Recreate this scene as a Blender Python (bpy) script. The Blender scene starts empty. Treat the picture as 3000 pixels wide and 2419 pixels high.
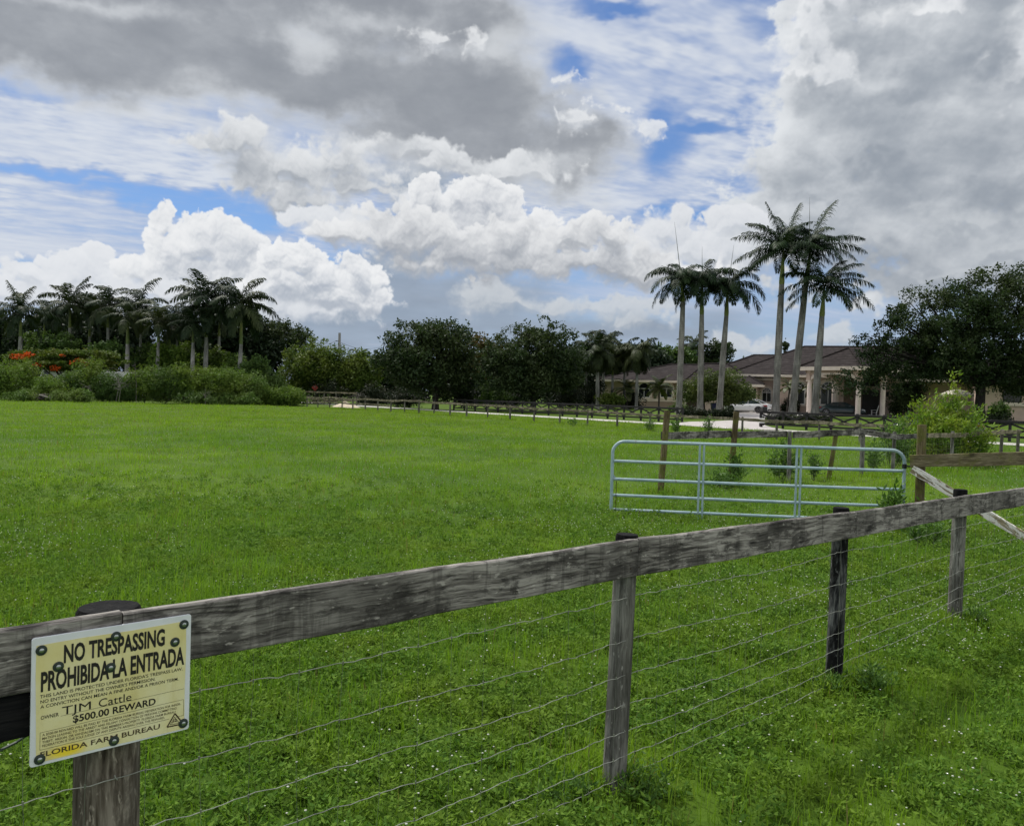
import bpy, bmesh, math, random
import numpy as np
from mathutils import Vector, Matrix

sc = bpy.context.scene
COL = sc.collection
rad = math.radians

# ------------------------------------------------------------------ camera
EYE = 2.0
FPX = 2422.0                 # focal length in pixels of the 3000 px wide photograph
cd = bpy.data.cameras.new("camera")
cam = bpy.data.objects.new("camera", cd)
COL.objects.link(cam)
cd.sensor_width = 36.0
cd.lens = FPX / 3000.0 * 36.0
cd.clip_start = 0.05
cd.clip_end = 6000.0
RCAM = Matrix.Rotation(rad(90.0 - 1.407), 4, 'X') @ Matrix.Rotation(rad(1.5), 4, 'Z')
cam.matrix_world = Matrix.Translation((0, 0, EYE)) @ RCAM
sc.camera = cam
R3 = RCAM.to_3x3()

def ray(px, py):
    return R3 @ Vector(((px - 1500.0) / FPX, -(py - 1209.5) / FPX, -1.0))

def at(px, py, d):
    """world point seen at a photo position, at forward distance d"""
    v = ray(px, py)
    k = d / v.y
    return Vector((v.x * k, d, EYE + v.z * k))

# ------------------------------------------------------------------ render settings
sc.render.engine = 'CYCLES'
sc.view_settings.view_transform = 'Standard'
sc.view_settings.look = 'None'
sc.view_settings.exposure = EXPOSURE = 0.45
sc.view_settings.gamma = 1.0
sc.cycles.max_bounces = 6
sc.cycles.diffuse_bounces = 3
sc.cycles.glossy_bounces = 3
sc.cycles.transmission_bounces = 4
sc.cycles.transparent_max_bounces = 8
sc.cycles.caustics_reflective = False
sc.cycles.caustics_refractive = False
sc.cycles.sample_clamp_indirect = 6.0

# ------------------------------------------------------------------ small node language
class T:
    def __init__(self, tree):
        self.t = tree
        self.nd = tree.nodes
        self.lk = tree.links
    def new(self, kind, **kw):
        n = self.nd.new(kind)
        for k, v in kw.items():
            setattr(n, k, v)
        return n
    def put(self, sock, v):
        if isinstance(v, bpy.types.NodeSocket):
            self.lk.new(v, sock)
        elif v is not None:
            if hasattr(sock.default_value, '__len__'):
                if not hasattr(v, '__len__'):
                    v = (v,) * len(sock.default_value)
                if len(sock.default_value) == 4 and len(v) == 3:
                    v = tuple(v) + (1.0,)
            sock.default_value = v
    def m(self, op, a, b=None, c=None, clamp=False):
        n = self.new('ShaderNodeMath', operation=op, use_clamp=clamp)
        self.put(n.inputs[0], a)
        if b is not None: self.put(n.inputs[1], b)
        if c is not None: self.put(n.inputs[2], c)
        return n.outputs[0]
    def v(self, op, a, b=None, scale=None):
        n = self.new('ShaderNodeVectorMath', operation=op)
        self.put(n.inputs[0], a)
        if b is not None: self.put(n.inputs[1], b)
        if scale is not None: self.put(n.inputs['Scale'], scale)
        return n.outputs['Value'] if op in ('LENGTH', 'DOT_PRODUCT', 'DISTANCE') else n.outputs[0]
    def add(self, a, b): return self.m('ADD', a, b)
    def sub(self, a, b): return self.m('SUBTRACT', a, b)
    def mul(self, a, b): return self.m('MULTIPLY', a, b)
    def ss(self, x, lo, hi, a=0.0, b=1.0, smooth=True):
        n = self.new('ShaderNodeMapRange', interpolation_type='SMOOTHSTEP' if smooth else 'LINEAR')
        n.clamp = True
        self.put(n.inputs['Value'], x)
        self.put(n.inputs['From Min'], lo); self.put(n.inputs['From Max'], hi)
        self.put(n.inputs['To Min'], a); self.put(n.inputs['To Max'], b)
        return n.outputs['Result']
    def xyz(self, x, y, z):
        n = self.new('ShaderNodeCombineXYZ')
        self.put(n.inputs[0], x); self.put(n.inputs[1], y); self.put(n.inputs[2], z)
        return n.outputs[0]
    def sep(self, v):
        n = self.new('ShaderNodeSeparateXYZ'); self.put(n.inputs[0], v)
        return n.outputs[0], n.outputs[1], n.outputs[2]
    def noise(self, vec, scale=1.0, detail=2.0, rough=0.5, dist=0.0, col=False, lac=2.0):
        n = self.new('ShaderNodeTexNoise')
        self.put(n.inputs['Vector'], vec)
        self.put(n.inputs['Scale'], scale); self.put(n.inputs['Detail'], detail)
        self.put(n.inputs['Roughness'], rough); self.put(n.inputs['Distortion'], dist)
        self.put(n.inputs['Lacunarity'], lac)
        return n.outputs['Color'] if col else n.outputs[0]
    def voro(self, vec, scale=1.0, feature='F1', detail=0.0, rough=0.5, smooth=0.6, out=0, lac=2.0):
        n = self.new('ShaderNodeTexVoronoi', feature=feature)
        self.put(n.inputs['Vector'], vec); self.put(n.inputs['Scale'], scale)
        if 'Detail' in n.inputs:
            self.put(n.inputs['Detail'], detail); self.put(n.inputs['Roughness'], rough)
            self.put(n.inputs['Lacunarity'], lac)
            n.normalize = True
        if feature == 'SMOOTH_F1': self.put(n.inputs['Smoothness'], smooth)
        return n.outputs[out]
    def mix(self, f, a, b, blend='MIX'):
        n = self.new('ShaderNodeMix', data_type='RGBA', blend_type=blend)
        n.clamp_factor = True
        self.put(n.inputs[0], f); self.put(n.inputs[6], a); self.put(n.inputs[7], b)
        return n.outputs[2]
    def ramp(self, f, stops):
        n = self.new('ShaderNodeValToRGB')
        e = n.color_ramp.elements
        while len(e) > 1: e.remove(e[-1])
        e[0].position = stops[0][0]; e[0].color = tuple(stops[0][1]) + (1.0,)
        for p, c in stops[1:]:
            q = e.new(p); q.color = tuple(c) + (1.0,)
        self.put(n.inputs[0], f)
        return n.outputs[0]

# ------------------------------------------------------------------ world: blue sky with cloud layers
SUN_AZ, SUN_EL = -35.0, 60.0          # degrees; azimuth to the right of straight ahead
SKY_STRENGTH = 0.10
SKYTINT = (0.46, 0.58, 0.76)
CLOUDGAIN = 0.70

def sky_pos(px, py):
    """direction on the sky dome (azimuth, elevation) of a cloud, in photo-pixel sized angles"""
    v = ray(px, py).normalized()
    return FPX * math.atan2(v.x, v.y), FPX * math.asin(v.z)

# ------------------------------------------------------------------ cloud field (computed, not loaded)
def h2(ix, iy, seed):
    n = (ix.astype(np.int64) * 374761393 + iy.astype(np.int64) * 668265263 + seed * 1442695041) & 0xffffffff
    n = ((n ^ (n >> 13)) * 1274126177) & 0xffffffff
    n = n ^ (n >> 16)
    return (n & 0xffffff).astype(np.float32) / np.float32(0xffffff)

def vnoise(x, y, seed):
    ix = np.floor(x); iy = np.floor(y)
    fx = (x - ix).astype(np.float32); fy = (y - iy).astype(np.float32)
    ux = fx * fx * fx * (fx * (fx * 6 - 15) + 10); uy = fy * fy * fy * (fy * (fy * 6 - 15) + 10)
    ix = ix.astype(np.int64); iy = iy.astype(np.int64)
    def g(a, b, dx, dy):
        an = h2(a, b, seed) * np.float32(2 * math.pi)
        return np.cos(an) * dx + np.sin(an) * dy
    a = g(ix, iy, fx, fy); b = g(ix + 1, iy, fx - 1, fy)
    c = g(ix, iy + 1, fx, fy - 1); d = g(ix + 1, iy + 1, fx - 1, fy - 1)
    return (a + (b - a) * ux) * (1 - uy) + (c + (d - c) * ux) * uy      # about -0.7 .. 0.7

def fbm(x, y, octs, seed, gain=0.5, lac=2.03):
    s = np.zeros_like(x, dtype=np.float32); a = 1.0; t = 0.0
    for i in range(octs):
        s += np.float32(a) * vnoise(x, y, seed + i * 17); t += a
        a *= gain; x = x * lac + 11.3; y = y * lac + 5.7
    return s / t * 1.4

def worley(x, y, seed):
    ix = np.floor(x).astype(np.int64); iy = np.floor(y).astype(np.int64)
    best = np.full(x.shape, 9.0, np.float32)
    for j in (-1, 0, 1):
        for i in (-1, 0, 1):
            cx = ix + i; cy = iy + j
            ddx = (cx + h2(cx, cy, seed) - x).astype(np.float32); ddy = (cy + h2(cx, cy, seed + 7) - y).astype(np.float32)
            best = np.minimum(best, ddx * ddx + ddy * ddy)
    return np.sqrt(best)

def billow(x, y, octs, seed, gain=0.5):
    s = np.zeros_like(x, dtype=np.float32); a = 1.0; t = 0.0
    for i in range(octs):
        w = worley(x, y, seed + i * 31)
        s += np.float32(a) * (1.0 - np.minimum(w * w * 1.1, 1.0)); t += a     # round heads
        a *= gain; x = x * 2.17 + 3.1; y = y * 2.17 + 8.2
    return s / t

def sstep(x, a, b):
    t = np.clip((x - a) / (b - a), 0, 1)
    return t * t * (3 - 2 * t)

def blobs(U, V, lst, k):
    acc = np.full(U.shape, -6.0, np.float32)
    for (x, y, rx, ry) in lst:
        a, e = sky_pos(x, y)
        s = 1.0 - np.sqrt(((U - a) / rx) ** 2 + ((V - e) / ry) ** 2)
        s = s * min(1.5, 0.6 + 0.5 * min(rx, ry) / 100.0)
        h = np.clip(0.5 + 0.5 * (acc - s) / k, 0, 1)
        acc = s + (acc - s) * h + k * h * (1 - h)
    return acc

def shift(A, dxp, dyp):
    """A sampled at (i+dxp, j+dyp), clamped"""
    n, m = A.shape
    j = np.clip(np.arange(n) + int(round(dyp)), 0, n - 1); i = np.clip(np.arange(m) + int(round(dxp)), 0, m - 1)
    return A[j][:, i]

def march(D, ux, uy, step, n, k):
    s = np.zeros_like(D)
    for i in range(1, n + 1):
        s += shift(D, ux * step * i, uy * step * i)
    return np.exp(-k * s * step)

AZ_SPAN, EL_SPAN = rad(42.0), rad(36.0)
SKW, SKH = 1700, 740
def cloud_image():
    u = (np.arange(SKW) + 0.5) / SKW; v = (np.arange(SKH) + 0.5) / SKH
    A0, E0 = np.meshgrid((u * 2 - 1) * AZ_SPAN, v * EL_SPAN)
    U0 = (A0 * FPX).astype(np.float32); V0 = (E0 * FPX).astype(np.float32)    # photo-pixel sized units
    pp = SKW / (2 * AZ_SPAN * FPX)                                            # texels per unit
    C = np.zeros((SKH, SKW, 3), np.float32); AL = np.zeros((SKH, SKW), np.float32)
    def window(lst, mg):
        cs = [sky_pos(x, y) + (p, q) for x, y, p, q in lst]
        lo = [min(c[i] - c[i + 2] for c in cs) - mg for i in (0, 1)]; hi = [max(c[i] + c[i + 2] for c in cs) + mg for i in (0, 1)]
        i0 = int(np.clip((lo[0] + AZ_SPAN * FPX) * pp, 0, SKW - 2)); i1 = int(np.clip((hi[0] + AZ_SPAN * FPX) * pp, i0 + 2, SKW))
        j0 = int(np.clip(lo[1] * pp, 0, SKH - 2)); j1 = int(np.clip(hi[1] * pp, j0 + 2, SKH))
        return slice(j0, j1), slice(i0, i1)
    def over(col, a, w=(slice(None), slice(None))):
        C[w] = C[w] * (1 - a[..., None]) + col * a[..., None]
        AL[w] = AL[w] * (1 - a) + a
    def ramp(f, c0, c1):
        return np.array(c0, np.float32) + (np.array(c1, np.float32) - np.array(c0, np.float32)) * f[..., None]
    U, V = U0, V0

    # thin high layer, on a plane
    zz = np.sin(E0) + 0.07
    qx = (np.sin(A0) * np.cos(E0) / zz).astype(np.float32); qy = (np.cos(A0) * np.cos(E0) / zz).astype(np.float32)
    ca, sa = math.cos(rad(28)), math.sin(rad(28))
    rx, ry = qx * ca + qy * sa, -qx * sa + qy * ca
    big = fbm(rx * 0.5, ry * 1.1, 5, 3)
    rip = fbm(rx * 9.0 + 1.5 * big, ry * 15.0, 3, 9, 0.6)
    fib = fbm(rx * 1.2, ry * 5.0, 5, 40, 0.6)
    cov = np.clip(blobs(U, V, THIN, 0.3), -0.4, 0.9)
    w1 = fbm(U / 170, V / 90, 4, 71)
    gaps = blobs(U + 70 * w1, V + 45 * fbm(U / 120, V / 60, 4, 72), GAPS, 0.2)
    fine = sstep(V, 260, 480)
    c = 0.56 + 0.36 * cov + 0.48 * big + 0.32 * rip * fine * (0.4 + sstep(fbm(U / 260, V / 160, 4, 77), -0.3, 0.4)) + 0.36 * fib - 0.75 * sstep(gaps, -0.35, 0.6)
    over(ramp(sstep(c + 0.15 * rip * fine, 0.35, 1.25), (0.44, 0.52, 0.70), (0.74, 0.78, 0.84)), sstep(c, 0.02, 0.95) * 0.95)

    # low blue-grey bank near the horizon
    w = window(LOWBANK, 160); U, V = U0[w], V0[w]
    lowb = sstep(blobs(U + 120 * fbm(U / 300, V / 120, 5, 5), V + 80 * fbm(U / 200, V / 90, 5, 6), LOWBANK, 0.4), -0.25, 0.6)
    over(np.array((0.32, 0.385, 0.48), np.float32) * (1 + 0.25 * fbm(U / 220, V / 60, 5, 12))[..., None], lowb * 0.9, w)

    def heap(lst, seed, bs, amp, k, edge, lit, shade, dens, tone, warp=1.0, wisp=0.0, oct_=5, grey=0.0, relief=1.0, low=0.12, bsoft=0.5, opac=1.0):
        w = window(lst, 90); U, V = U0[w], V0[w]
        wx = 55 * warp * fbm(U / 150, V / 150, 4, seed) + 22 * warp * fbm(U / 45, V / 45, 3, seed + 1, 0.55)
        wy = 55 * warp * fbm(U / 150, V / 150, 4, seed + 2) + 22 * warp * fbm(U / 45, V / 45, 3, seed + 3, 0.55)
        Eb = blobs(U + wx, V + wy, lst, k)
        w2x, w2y = 10 * fbm(U / 30, V / 30, 3, seed + 5), 10 * fbm(U / 30, V / 30, 3, seed + 6)
        Bn = billow((U + w2x + 0.6 * wx) / bs, (V + w2y + 0.6 * wy) / bs, oct_, seed + 9, 0.55)
        H = Eb + amp * (Bn - 0.62) + wisp * fbm(U / 90, V / 60, 6, seed + 12, 0.6)
        below = sstep(shift(Eb, 0, 14 * pp) - shift(Eb, 0, -14 * pp), 0.02, 0.30)             # 1 on the under side
        frag = sstep(fbm(U / 120, V / 120, 4, seed + 15), -0.15, 0.45)
        ed = edge * (1 + 2.0 * frag) + bsoft * below
        a = sstep(H, 0.0, ed) * opac
        Dn = np.clip(H, 0, 1.2)
        su, sv_ = SUNDIR
        l1 = march(Dn, su * pp, sv_ * pp, 4.0, 8, dens * 0.03)               # fine self shading
        l2 = march(Dn, su * pp, sv_ * pp, 14.0, 14, dens * 0.0062)           # the mass above
        rel = np.clip((Bn - shift(Bn, su * 9 * pp, sv_ * 9 * pp)) * 1.5, -0.5, 0.5) + np.clip((Bn - shift(Bn, su * 22 * pp, sv_ * 22 * pp)) * 0.9, -0.5, 0.5)
        light = 0.42 * l1 + 0.58 * l2 + 0.42 * relief * rel
        light = light * (1 - grey * sstep(H, 0.2, 1.0)) + low * 2 * fbm(U / 190, V / 110, 5, seed + 20) - 0.30 * below * sstep(H, 0, 0.4)
        light = 0.5 + 0.5 * np.tanh(1.5 * (light * tone[0] + tone[1] - 0.5))
        over(ramp(light, shade, lit), a, w)

    heap(BIGCLOUD, 200, 230, 0.50, 0.5, 0.20, (0.82, 0.85, 0.88), (0.29, 0.33, 0.385), 1.3, (1.3, 0.0), 1.4, 0.5, 5, 0.30, 0.9, 0.38, 0.9)
    heap(BIGEDGE, 230, 120, 0.62, 0.45, 0.75, (0.94, 0.955, 0.97), (0.50, 0.54, 0.60), 0.8, (1.05, 0.08), 1.4, 0.55, bsoft=1.3, low=0.3, opac=0.85)
    heap(BIGBAND, 260, 140, 0.5, 0.4, 0.9, (0.66, 0.69, 0.72), (0.42, 0.46, 0.51), 0.8, (1.0, 0.1), 1.4, 0.6, bsoft=0.9, low=0.25, opac=0.75)
    heap(FARHEAP, 400, 70, 0.5, 0.25, 0.3, (0.68, 0.71, 0.74), (0.35, 0.41, 0.49), 1.0, (1.0, 0.08), 1.0, 0.45, opac=0.85)

    # grey deck overhead
    w = window(DECK, 300); U, V = U0[w], V0[w]
    wx = 190 * fbm(U / 330, V / 260, 6, 500, 0.54); wy = 130 * fbm(U / 330, V / 260, 6, 501, 0.54)
    Hd = blobs(U + wx, V + wy, DECK, 0.5) + 0.45 * fbm(U / 210, V / 130, 6, 502, 0.56)
    holes = sstep(blobs(U + 0.6 * wx, V + 0.6 * wy, DECKLIGHT, 0.3) + 0.6 * fbm(U / 110, V / 80, 6, 504, 0.55), -0.2, 0.9)
    dk = sstep(Hd, -0.10, 0.85) * (1 - 0.80 * holes) + 0.50 * fbm(U / 260, V / 120, 6, 503, 0.58) - 0.42 * (billow((U + 0.5 * wx) / 170, (V + 0.5 * wy) / 95, 4, 507) - 0.6)
    dk = 0.5 + 0.5 * np.tanh(1.7 * (dk - 0.40 - 0.16 * sstep(-U, 300, 1500) - 0.10 * sstep(V, 900, 1250)))
    over(ramp(dk, (0.70, 0.73, 0.765), (0.262, 0.285, 0.325)), sstep(Hd, -0.48, 0.55), w)

    heap(MIDHEAP, 300, 130, 0.70, 0.35, 0.35, (0.84, 0.86, 0.88), (0.33, 0.365, 0.415), 1.3, (1.2, -0.10), 1.3, 0.45, low=0.26, bsoft=0.7, relief=1.2)
    heap(CUM_BACK, 600, 84, 0.72, 0.25, 0.16, (0.84, 0.86, 0.89), (0.42, 0.47, 0.55), 0.9, (1.0, 0.08), 0.9, 0.25)
    heap(LEFT_FAR, 850, 74, 0.75, 0.25, 0.12, (0.86, 0.88, 0.91), (0.50, 0.55, 0.63), 0.9, (1.0, 0.08), 0.8, 0.15)
    heap(MID_TOP, 720, 84, 0.85, 0.25, 0.10, (0.93, 0.94, 0.95), (0.37, 0.41, 0.48), 1.6, (1.3, -0.15), 0.9, 0.12, relief=1.35)
    heap(MID_WIDE, 700, 100, 0.85, 0.25, 0.16, (0.90, 0.91, 0.92), (0.34, 0.37, 0.42), 1.7, (1.3, -0.20), 1.1, 0.25, low=0.2, relief=1.25)
    heap(LEFT_TOWER, 800, 88, 0.85, 0.25, 0.09, (0.93, 0.94, 0.95), (0.40, 0.45, 0.53), 1.4, (1.35, -0.16), 0.8, 0.10, relief=1.35)
    heap(LEFT_LOW, 830, 80, 0.8, 0.25, 0.25, (0.84, 0.86, 0.89), (0.47, 0.52, 0.60), 0.9, (1.0, 0.06), 1.0, 0.2)
    heap(LEFT_RIGHT, 810, 72, 0.88, 0.25, 0.09, (0.94, 0.95, 0.96), (0.40, 0.45, 0.53), 1.4, (1.35, -0.18), 0.8, 0.10, relief=1.4)
    heap(SCRAPS, 900, 60, 0.8, 0.2, 0.35, (0.90, 0.915, 0.93), (0.48, 0.52, 0.58), 0.8, (1.0, 0.10), 1.3, 0.75, opac=0.85)
    return C, AL

SUNDIR = (-0.28, 0.96)
THIN = [(250, 420, 900, 260), (100, 640, 700, 110), (700, 470, 420, 160), (1950, 330, 500, 460), (500, 420, 500, 160),
        (1850, 560, 450, 160), (1650, 60, 420, 200), (120, 760, 500, 120), (0, 700, 400, 200)]
GAPS = [(640, 590, 300, 44), (230, 515, 300, 18), (1950, 400, 80, 100), (2060, 370, 120, 26), (1660, 190, 66, 50),
        (80, 255, 150, 36), (2000, 630, 200, 26), (430, 570, 220, 26), (760, 640, 110, 40), (1800, 30, 110, 20), (150, 790, 200, 20)]
LOWBANK = [(1000, 930, 420, 110), (1500, 960, 500, 70), (1900, 960, 330, 60), (600, 980, 400, 50), (1180, 810, 130, 150), (1220, 540, 130, 90), (1350, 880, 300, 100)]
FARHEAP = [(1480, 890, 190, 40), (1780, 900, 300, 34), (2190, 1015, 130, 50), (1880, 940, 110, 40), (2440, 990, 90, 50), (1420, 860, 120, 40)]
LEFT_FAR = [(-60, 830, 110, 40), (90, 800, 60, 42), (245, 812, 95, 66), (150, 870, 240, 40)]
LEFT_TOWER = [(478, 655, 26, 46), (480, 730, 50, 60), (590, 715, 95, 80), (500, 800, 130, 70), (690, 745, 80, 80), (660, 830, 190, 70), (770, 750, 50, 60)]
LEFT_LOW = [(430, 880, 170, 50), (600, 900, 260, 60), (330, 900, 120, 40), (800, 900, 260, 60)]
LEFT_RIGHT = [(800, 760, 40, 50), (870, 765, 80, 62), (950, 830, 120, 70), (1065, 810, 72, 62), (1000, 880, 160, 50), (830, 850, 120, 60)]
MID_TOP = [(1262, 585, 52, 66), (1340, 575, 56, 52), (1430, 600, 90, 66), (1500, 660, 130, 60), (1340, 660, 160, 60)]
MID_WIDE = [(1000, 690, 90, 50), (1150, 665, 100, 60), (1240, 700, 240, 60), (1500, 710, 190, 70), (1420, 760, 330, 60), (1660, 700, 100, 46),
            (1790, 690, 80, 62), (1760, 775, 260, 54), (1900, 800, 220, 46)]
CUM_BACK = [(1950, 680, 66, 64), (1870, 740, 140, 60), (2080, 740, 160, 60), (940, 640, 130, 46), (1230, 610, 80, 40), (2140, 660, 90, 50)]
MIDHEAP = [(850, 510, 220, 90), (1010, 480, 160, 80), (700, 430, 150, 60), (1050, 560, 130, 60), (880, 590, 130, 50), (1400, 500, 300, 50), (1250, 440, 150, 40)]
SCRAPS = [(1250, 128, 70, 40), (1360, 130, 36, 40), (1652, 330, 14, 50), (1690, 350, 46, 40), (1665, 232, 60, 18), (1900, 372, 56, 40), (1815, 335, 50, 26)]
BIGCLOUD = [(2420, 120, 110, 150), (2480, 30, 150, 90), (2640, 200, 330, 260), (2400, 230, 90, 90), (2900, 120, 260, 300),
            (2600, 430, 380, 210), (2850, 500, 420, 300), (2380, 570, 200, 130), (2500, 700, 400, 170), (2900, 780, 380, 150), (2250, 680, 150, 60),
            (2600, -200, 300, 200), (2950, -150, 250, 250)]
BIGEDGE = [(2370, 90, 60, 110), (2345, 235, 66, 70), (2440, 20, 130, 60), (2390, 160, 80, 120), (2500, 40, 120, 70), (2980, 190, 70, 110), (2990, 60, 50, 120), (2700, 10, 90, 50), (2420, 230, 90, 70)]
BIGBAND = [(2850, 640, 260, 60), (2600, 720, 240, 60), (2950, 720, 200, 60), (2330, 640, 90, 110), (2780, 790, 260, 40)]
DECK = [(200, 60, 700, 160), (350, 120, 600, 150), (900, 210, 480, 140), (1330, 300, 380, 170), (1050, 30, 460, 110), (1500, 240, 150, 120),
        (1300, 430, 400, 90), (1650, 460, 220, 110), (100, -100, 700, 110), (1430, 90, 180, 80), (800, -100, 700, 120)]
DECKLIGHT = [(890, 140, 130, 60), (1100, 60, 240, 50), (1150, 440, 200, 40), (1500, 120, 90, 90), (300, 20, 300, 30), (1600, 480, 200, 50)]

world = bpy.data.worlds.new("World")
sc.world = world
world.use_nodes = True
wt = T(world.node_tree)
wt.nd.clear()
tc = wt.new('ShaderNodeTexCoord')
dx, dy, dz = wt.sep(wt.v('NORMALIZE', tc.outputs['Generated']))
az = wt.m('ARCTAN2', dx, dy)
el = wt.m('ARCSINE', dz)

sky = wt.new('ShaderNodeTexSky', sky_type='NISHITA')
sky.sun_disc = False
sky.sun_elevation = rad(SUN_EL)
sky.sun_rotation = rad(SUN_AZ)
sky.altitude = 0
sky.air_density = 1.0
sky.dust_density = 0.6
sky.ozone_density = 2.0
base = wt.mix(1.0, sky.outputs[0], SKYTINT, 'MULTIPLY')

def K(r, g, b):          # wanted radiance -> colour before the background strength
    return (r / SKY_STRENGTH, g / SKY_STRENGTH, b / SKY_STRENGTH)

base = wt.mix(wt.ss(el, 0.0, 0.20, 0.80, 0.0), base, K(0.29, 0.36, 0.46))       # pale air low down

# clouds ahead: the computed field, laid on the sky dome by azimuth and elevation
cc, ca_ = cloud_image()
buf = np.zeros((SKH, SKW, 4), np.float32)
buf[..., :3] = cc * CLOUDGAIN; buf[..., 3] = ca_
img = bpy.data.images.new("cloud_field", SKW, SKH, alpha=True, float_buffer=True)
img.colorspace_settings.name = 'Non-Color'
img.alpha_mode = 'CHANNEL_PACKED'
img.pixels.foreach_set(buf.ravel())
img.update()
it = wt.new('ShaderNodeTexImage', interpolation='Linear', extension='EXTEND')
it.image = img
wt.put(it.inputs['Vector'], wt.xyz(wt.add(wt.mul(az, 0.5 / AZ_SPAN), 0.5), wt.mul(el, 1.0 / EL_SPAN), 0.0))
front = wt.mix(it.outputs['Alpha'], base, (0, 0, 0))
front = wt.mix(1.0, front, wt.mix(1.0, it.outputs['Color'], (1 / SKY_STRENGTH,) * 3, 'MULTIPLY'), 'ADD')

# unseen clouds elsewhere in the sky, made extra bright to fill viewer-facing sides
zz = wt.add(wt.m('MAXIMUM', dz, 0.0), 0.12)
q = wt.xyz(wt.m('DIVIDE', dx, zz), wt.m('DIVIDE', dy, zz), 0.0)
n1 = wt.noise(q, 0.7, 6, 0.55, 0.3)
n2 = wt.noise(q, 1.3, 5, 0.5)
rest = wt.mix(wt.ss(n1, 0.40, 0.58), base, wt.mix(wt.ss(n2, 0.42, 0.62), K(1.35, 1.33, 1.28), K(0.80, 0.80, 0.80)))
inside = wt.mul(wt.ss(wt.m('ABSOLUTE', az), AZ_SPAN * 0.84, AZ_SPAN * 0.99, 1.0, 0.0), wt.ss(el, EL_SPAN * 0.84, EL_SPAN * 0.99, 1.0, 0.0))
base = wt.mix(inside, rest, front)
base = wt.mix(wt.ss(el, -0.03, 0.0), K(0.06, 0.09, 0.03), base)                  # below the horizon
bg = wt.new('ShaderNodeBackground')
wt.lk.new(base, bg.inputs['Color'])
bg.inputs['Strength'].default_value = SKY_STRENGTH
wo = wt.new('ShaderNodeOutputWorld')
wt.lk.new(bg.outputs[0], wo.inputs['Surface'])
world.cycles.sampling_method = 'MANUAL'
world.cycles.sample_map_resolution = 512

sd = bpy.data.lights.new("sun", 'SUN')
sd.energy = 3.2
sd.angle = rad(9)
sd.color = (1.0, 0.96, 0.88)
sun = bpy.data.objects.new("sun", sd)
COL.objects.link(sun)
sv = Vector((math.sin(rad(SUN_AZ)) * math.cos(rad(SUN_EL)), math.cos(rad(SUN_AZ)) * math.cos(rad(SUN_EL)), math.sin(rad(SUN_EL))))
sun.rotation_euler = sv.to_track_quat('Z', 'Y').to_euler()

# ------------------------------------------------------------------ objects: naming and building helpers
def tag(o, label=None, cat=None, group=None, kind=None):
    if label: o['label'] = label
    if cat: o['category'] = cat
    if group: o['group'] = group
    if kind: o['kind'] = kind
    return o

def thing(name, label, cat, loc=(0, 0, 0), rz=0.0, group=None):
    o = bpy.data.objects.new(name, None)
    o.empty_display_size = 0.2
    COL.objects.link(o)
    o.location = loc
    o.rotation_euler = (0, 0, rz)
    return tag(o, label, cat, group)

def link(name, me, mat=None, parent=None, loc=None, rot=None):
    if mat is not None and len(me.materials) == 0:
        me.materials.append(mat)
    o = bpy.data.objects.new(name, me)
    COL.objects.link(o)
    if parent: o.parent = parent
    if loc is not None: o.location = loc
    if rot is not None: o.rotation_euler = rot
    return o

def copy_tree(o, parent=None):
    c = o.copy(); COL.objects.link(c)
    if parent: c.parent = parent
    for ch in list(o.children):
        copy_tree(ch, c)
    return c

def np_mesh(name, V, tris=None, quads=None, smooth=False):
    me = bpy.data.meshes.new(name)
    V = np.asarray(V, np.float32)
    me.vertices.add(len(V)); me.vertices.foreach_set('co', V.ravel())
    loops, starts, tot = [], [], []
    pos = 0
    for F, n in ((quads, 4), (tris, 3)):
        if F is None or len(F) == 0: continue
        F = np.asarray(F, np.int32)
        loops.append(F.ravel()); starts.append(pos + np.arange(len(F), dtype=np.int32) * n); tot.append(np.full(len(F), n, np.int32))
        pos += F.size
    loops = np.concatenate(loops); starts = np.concatenate(starts); tot = np.concatenate(tot)
    me.loops.add(len(loops)); me.loops.foreach_set('vertex_index', loops)
    me.polygons.add(len(starts)); me.polygons.foreach_set('loop_start', starts); me.polygons.foreach_set('loop_total', tot)
    if smooth: me.polygons.foreach_set('use_smooth', np.ones(len(starts), bool))
    me.update(calc_edges=True)
    return me

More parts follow.
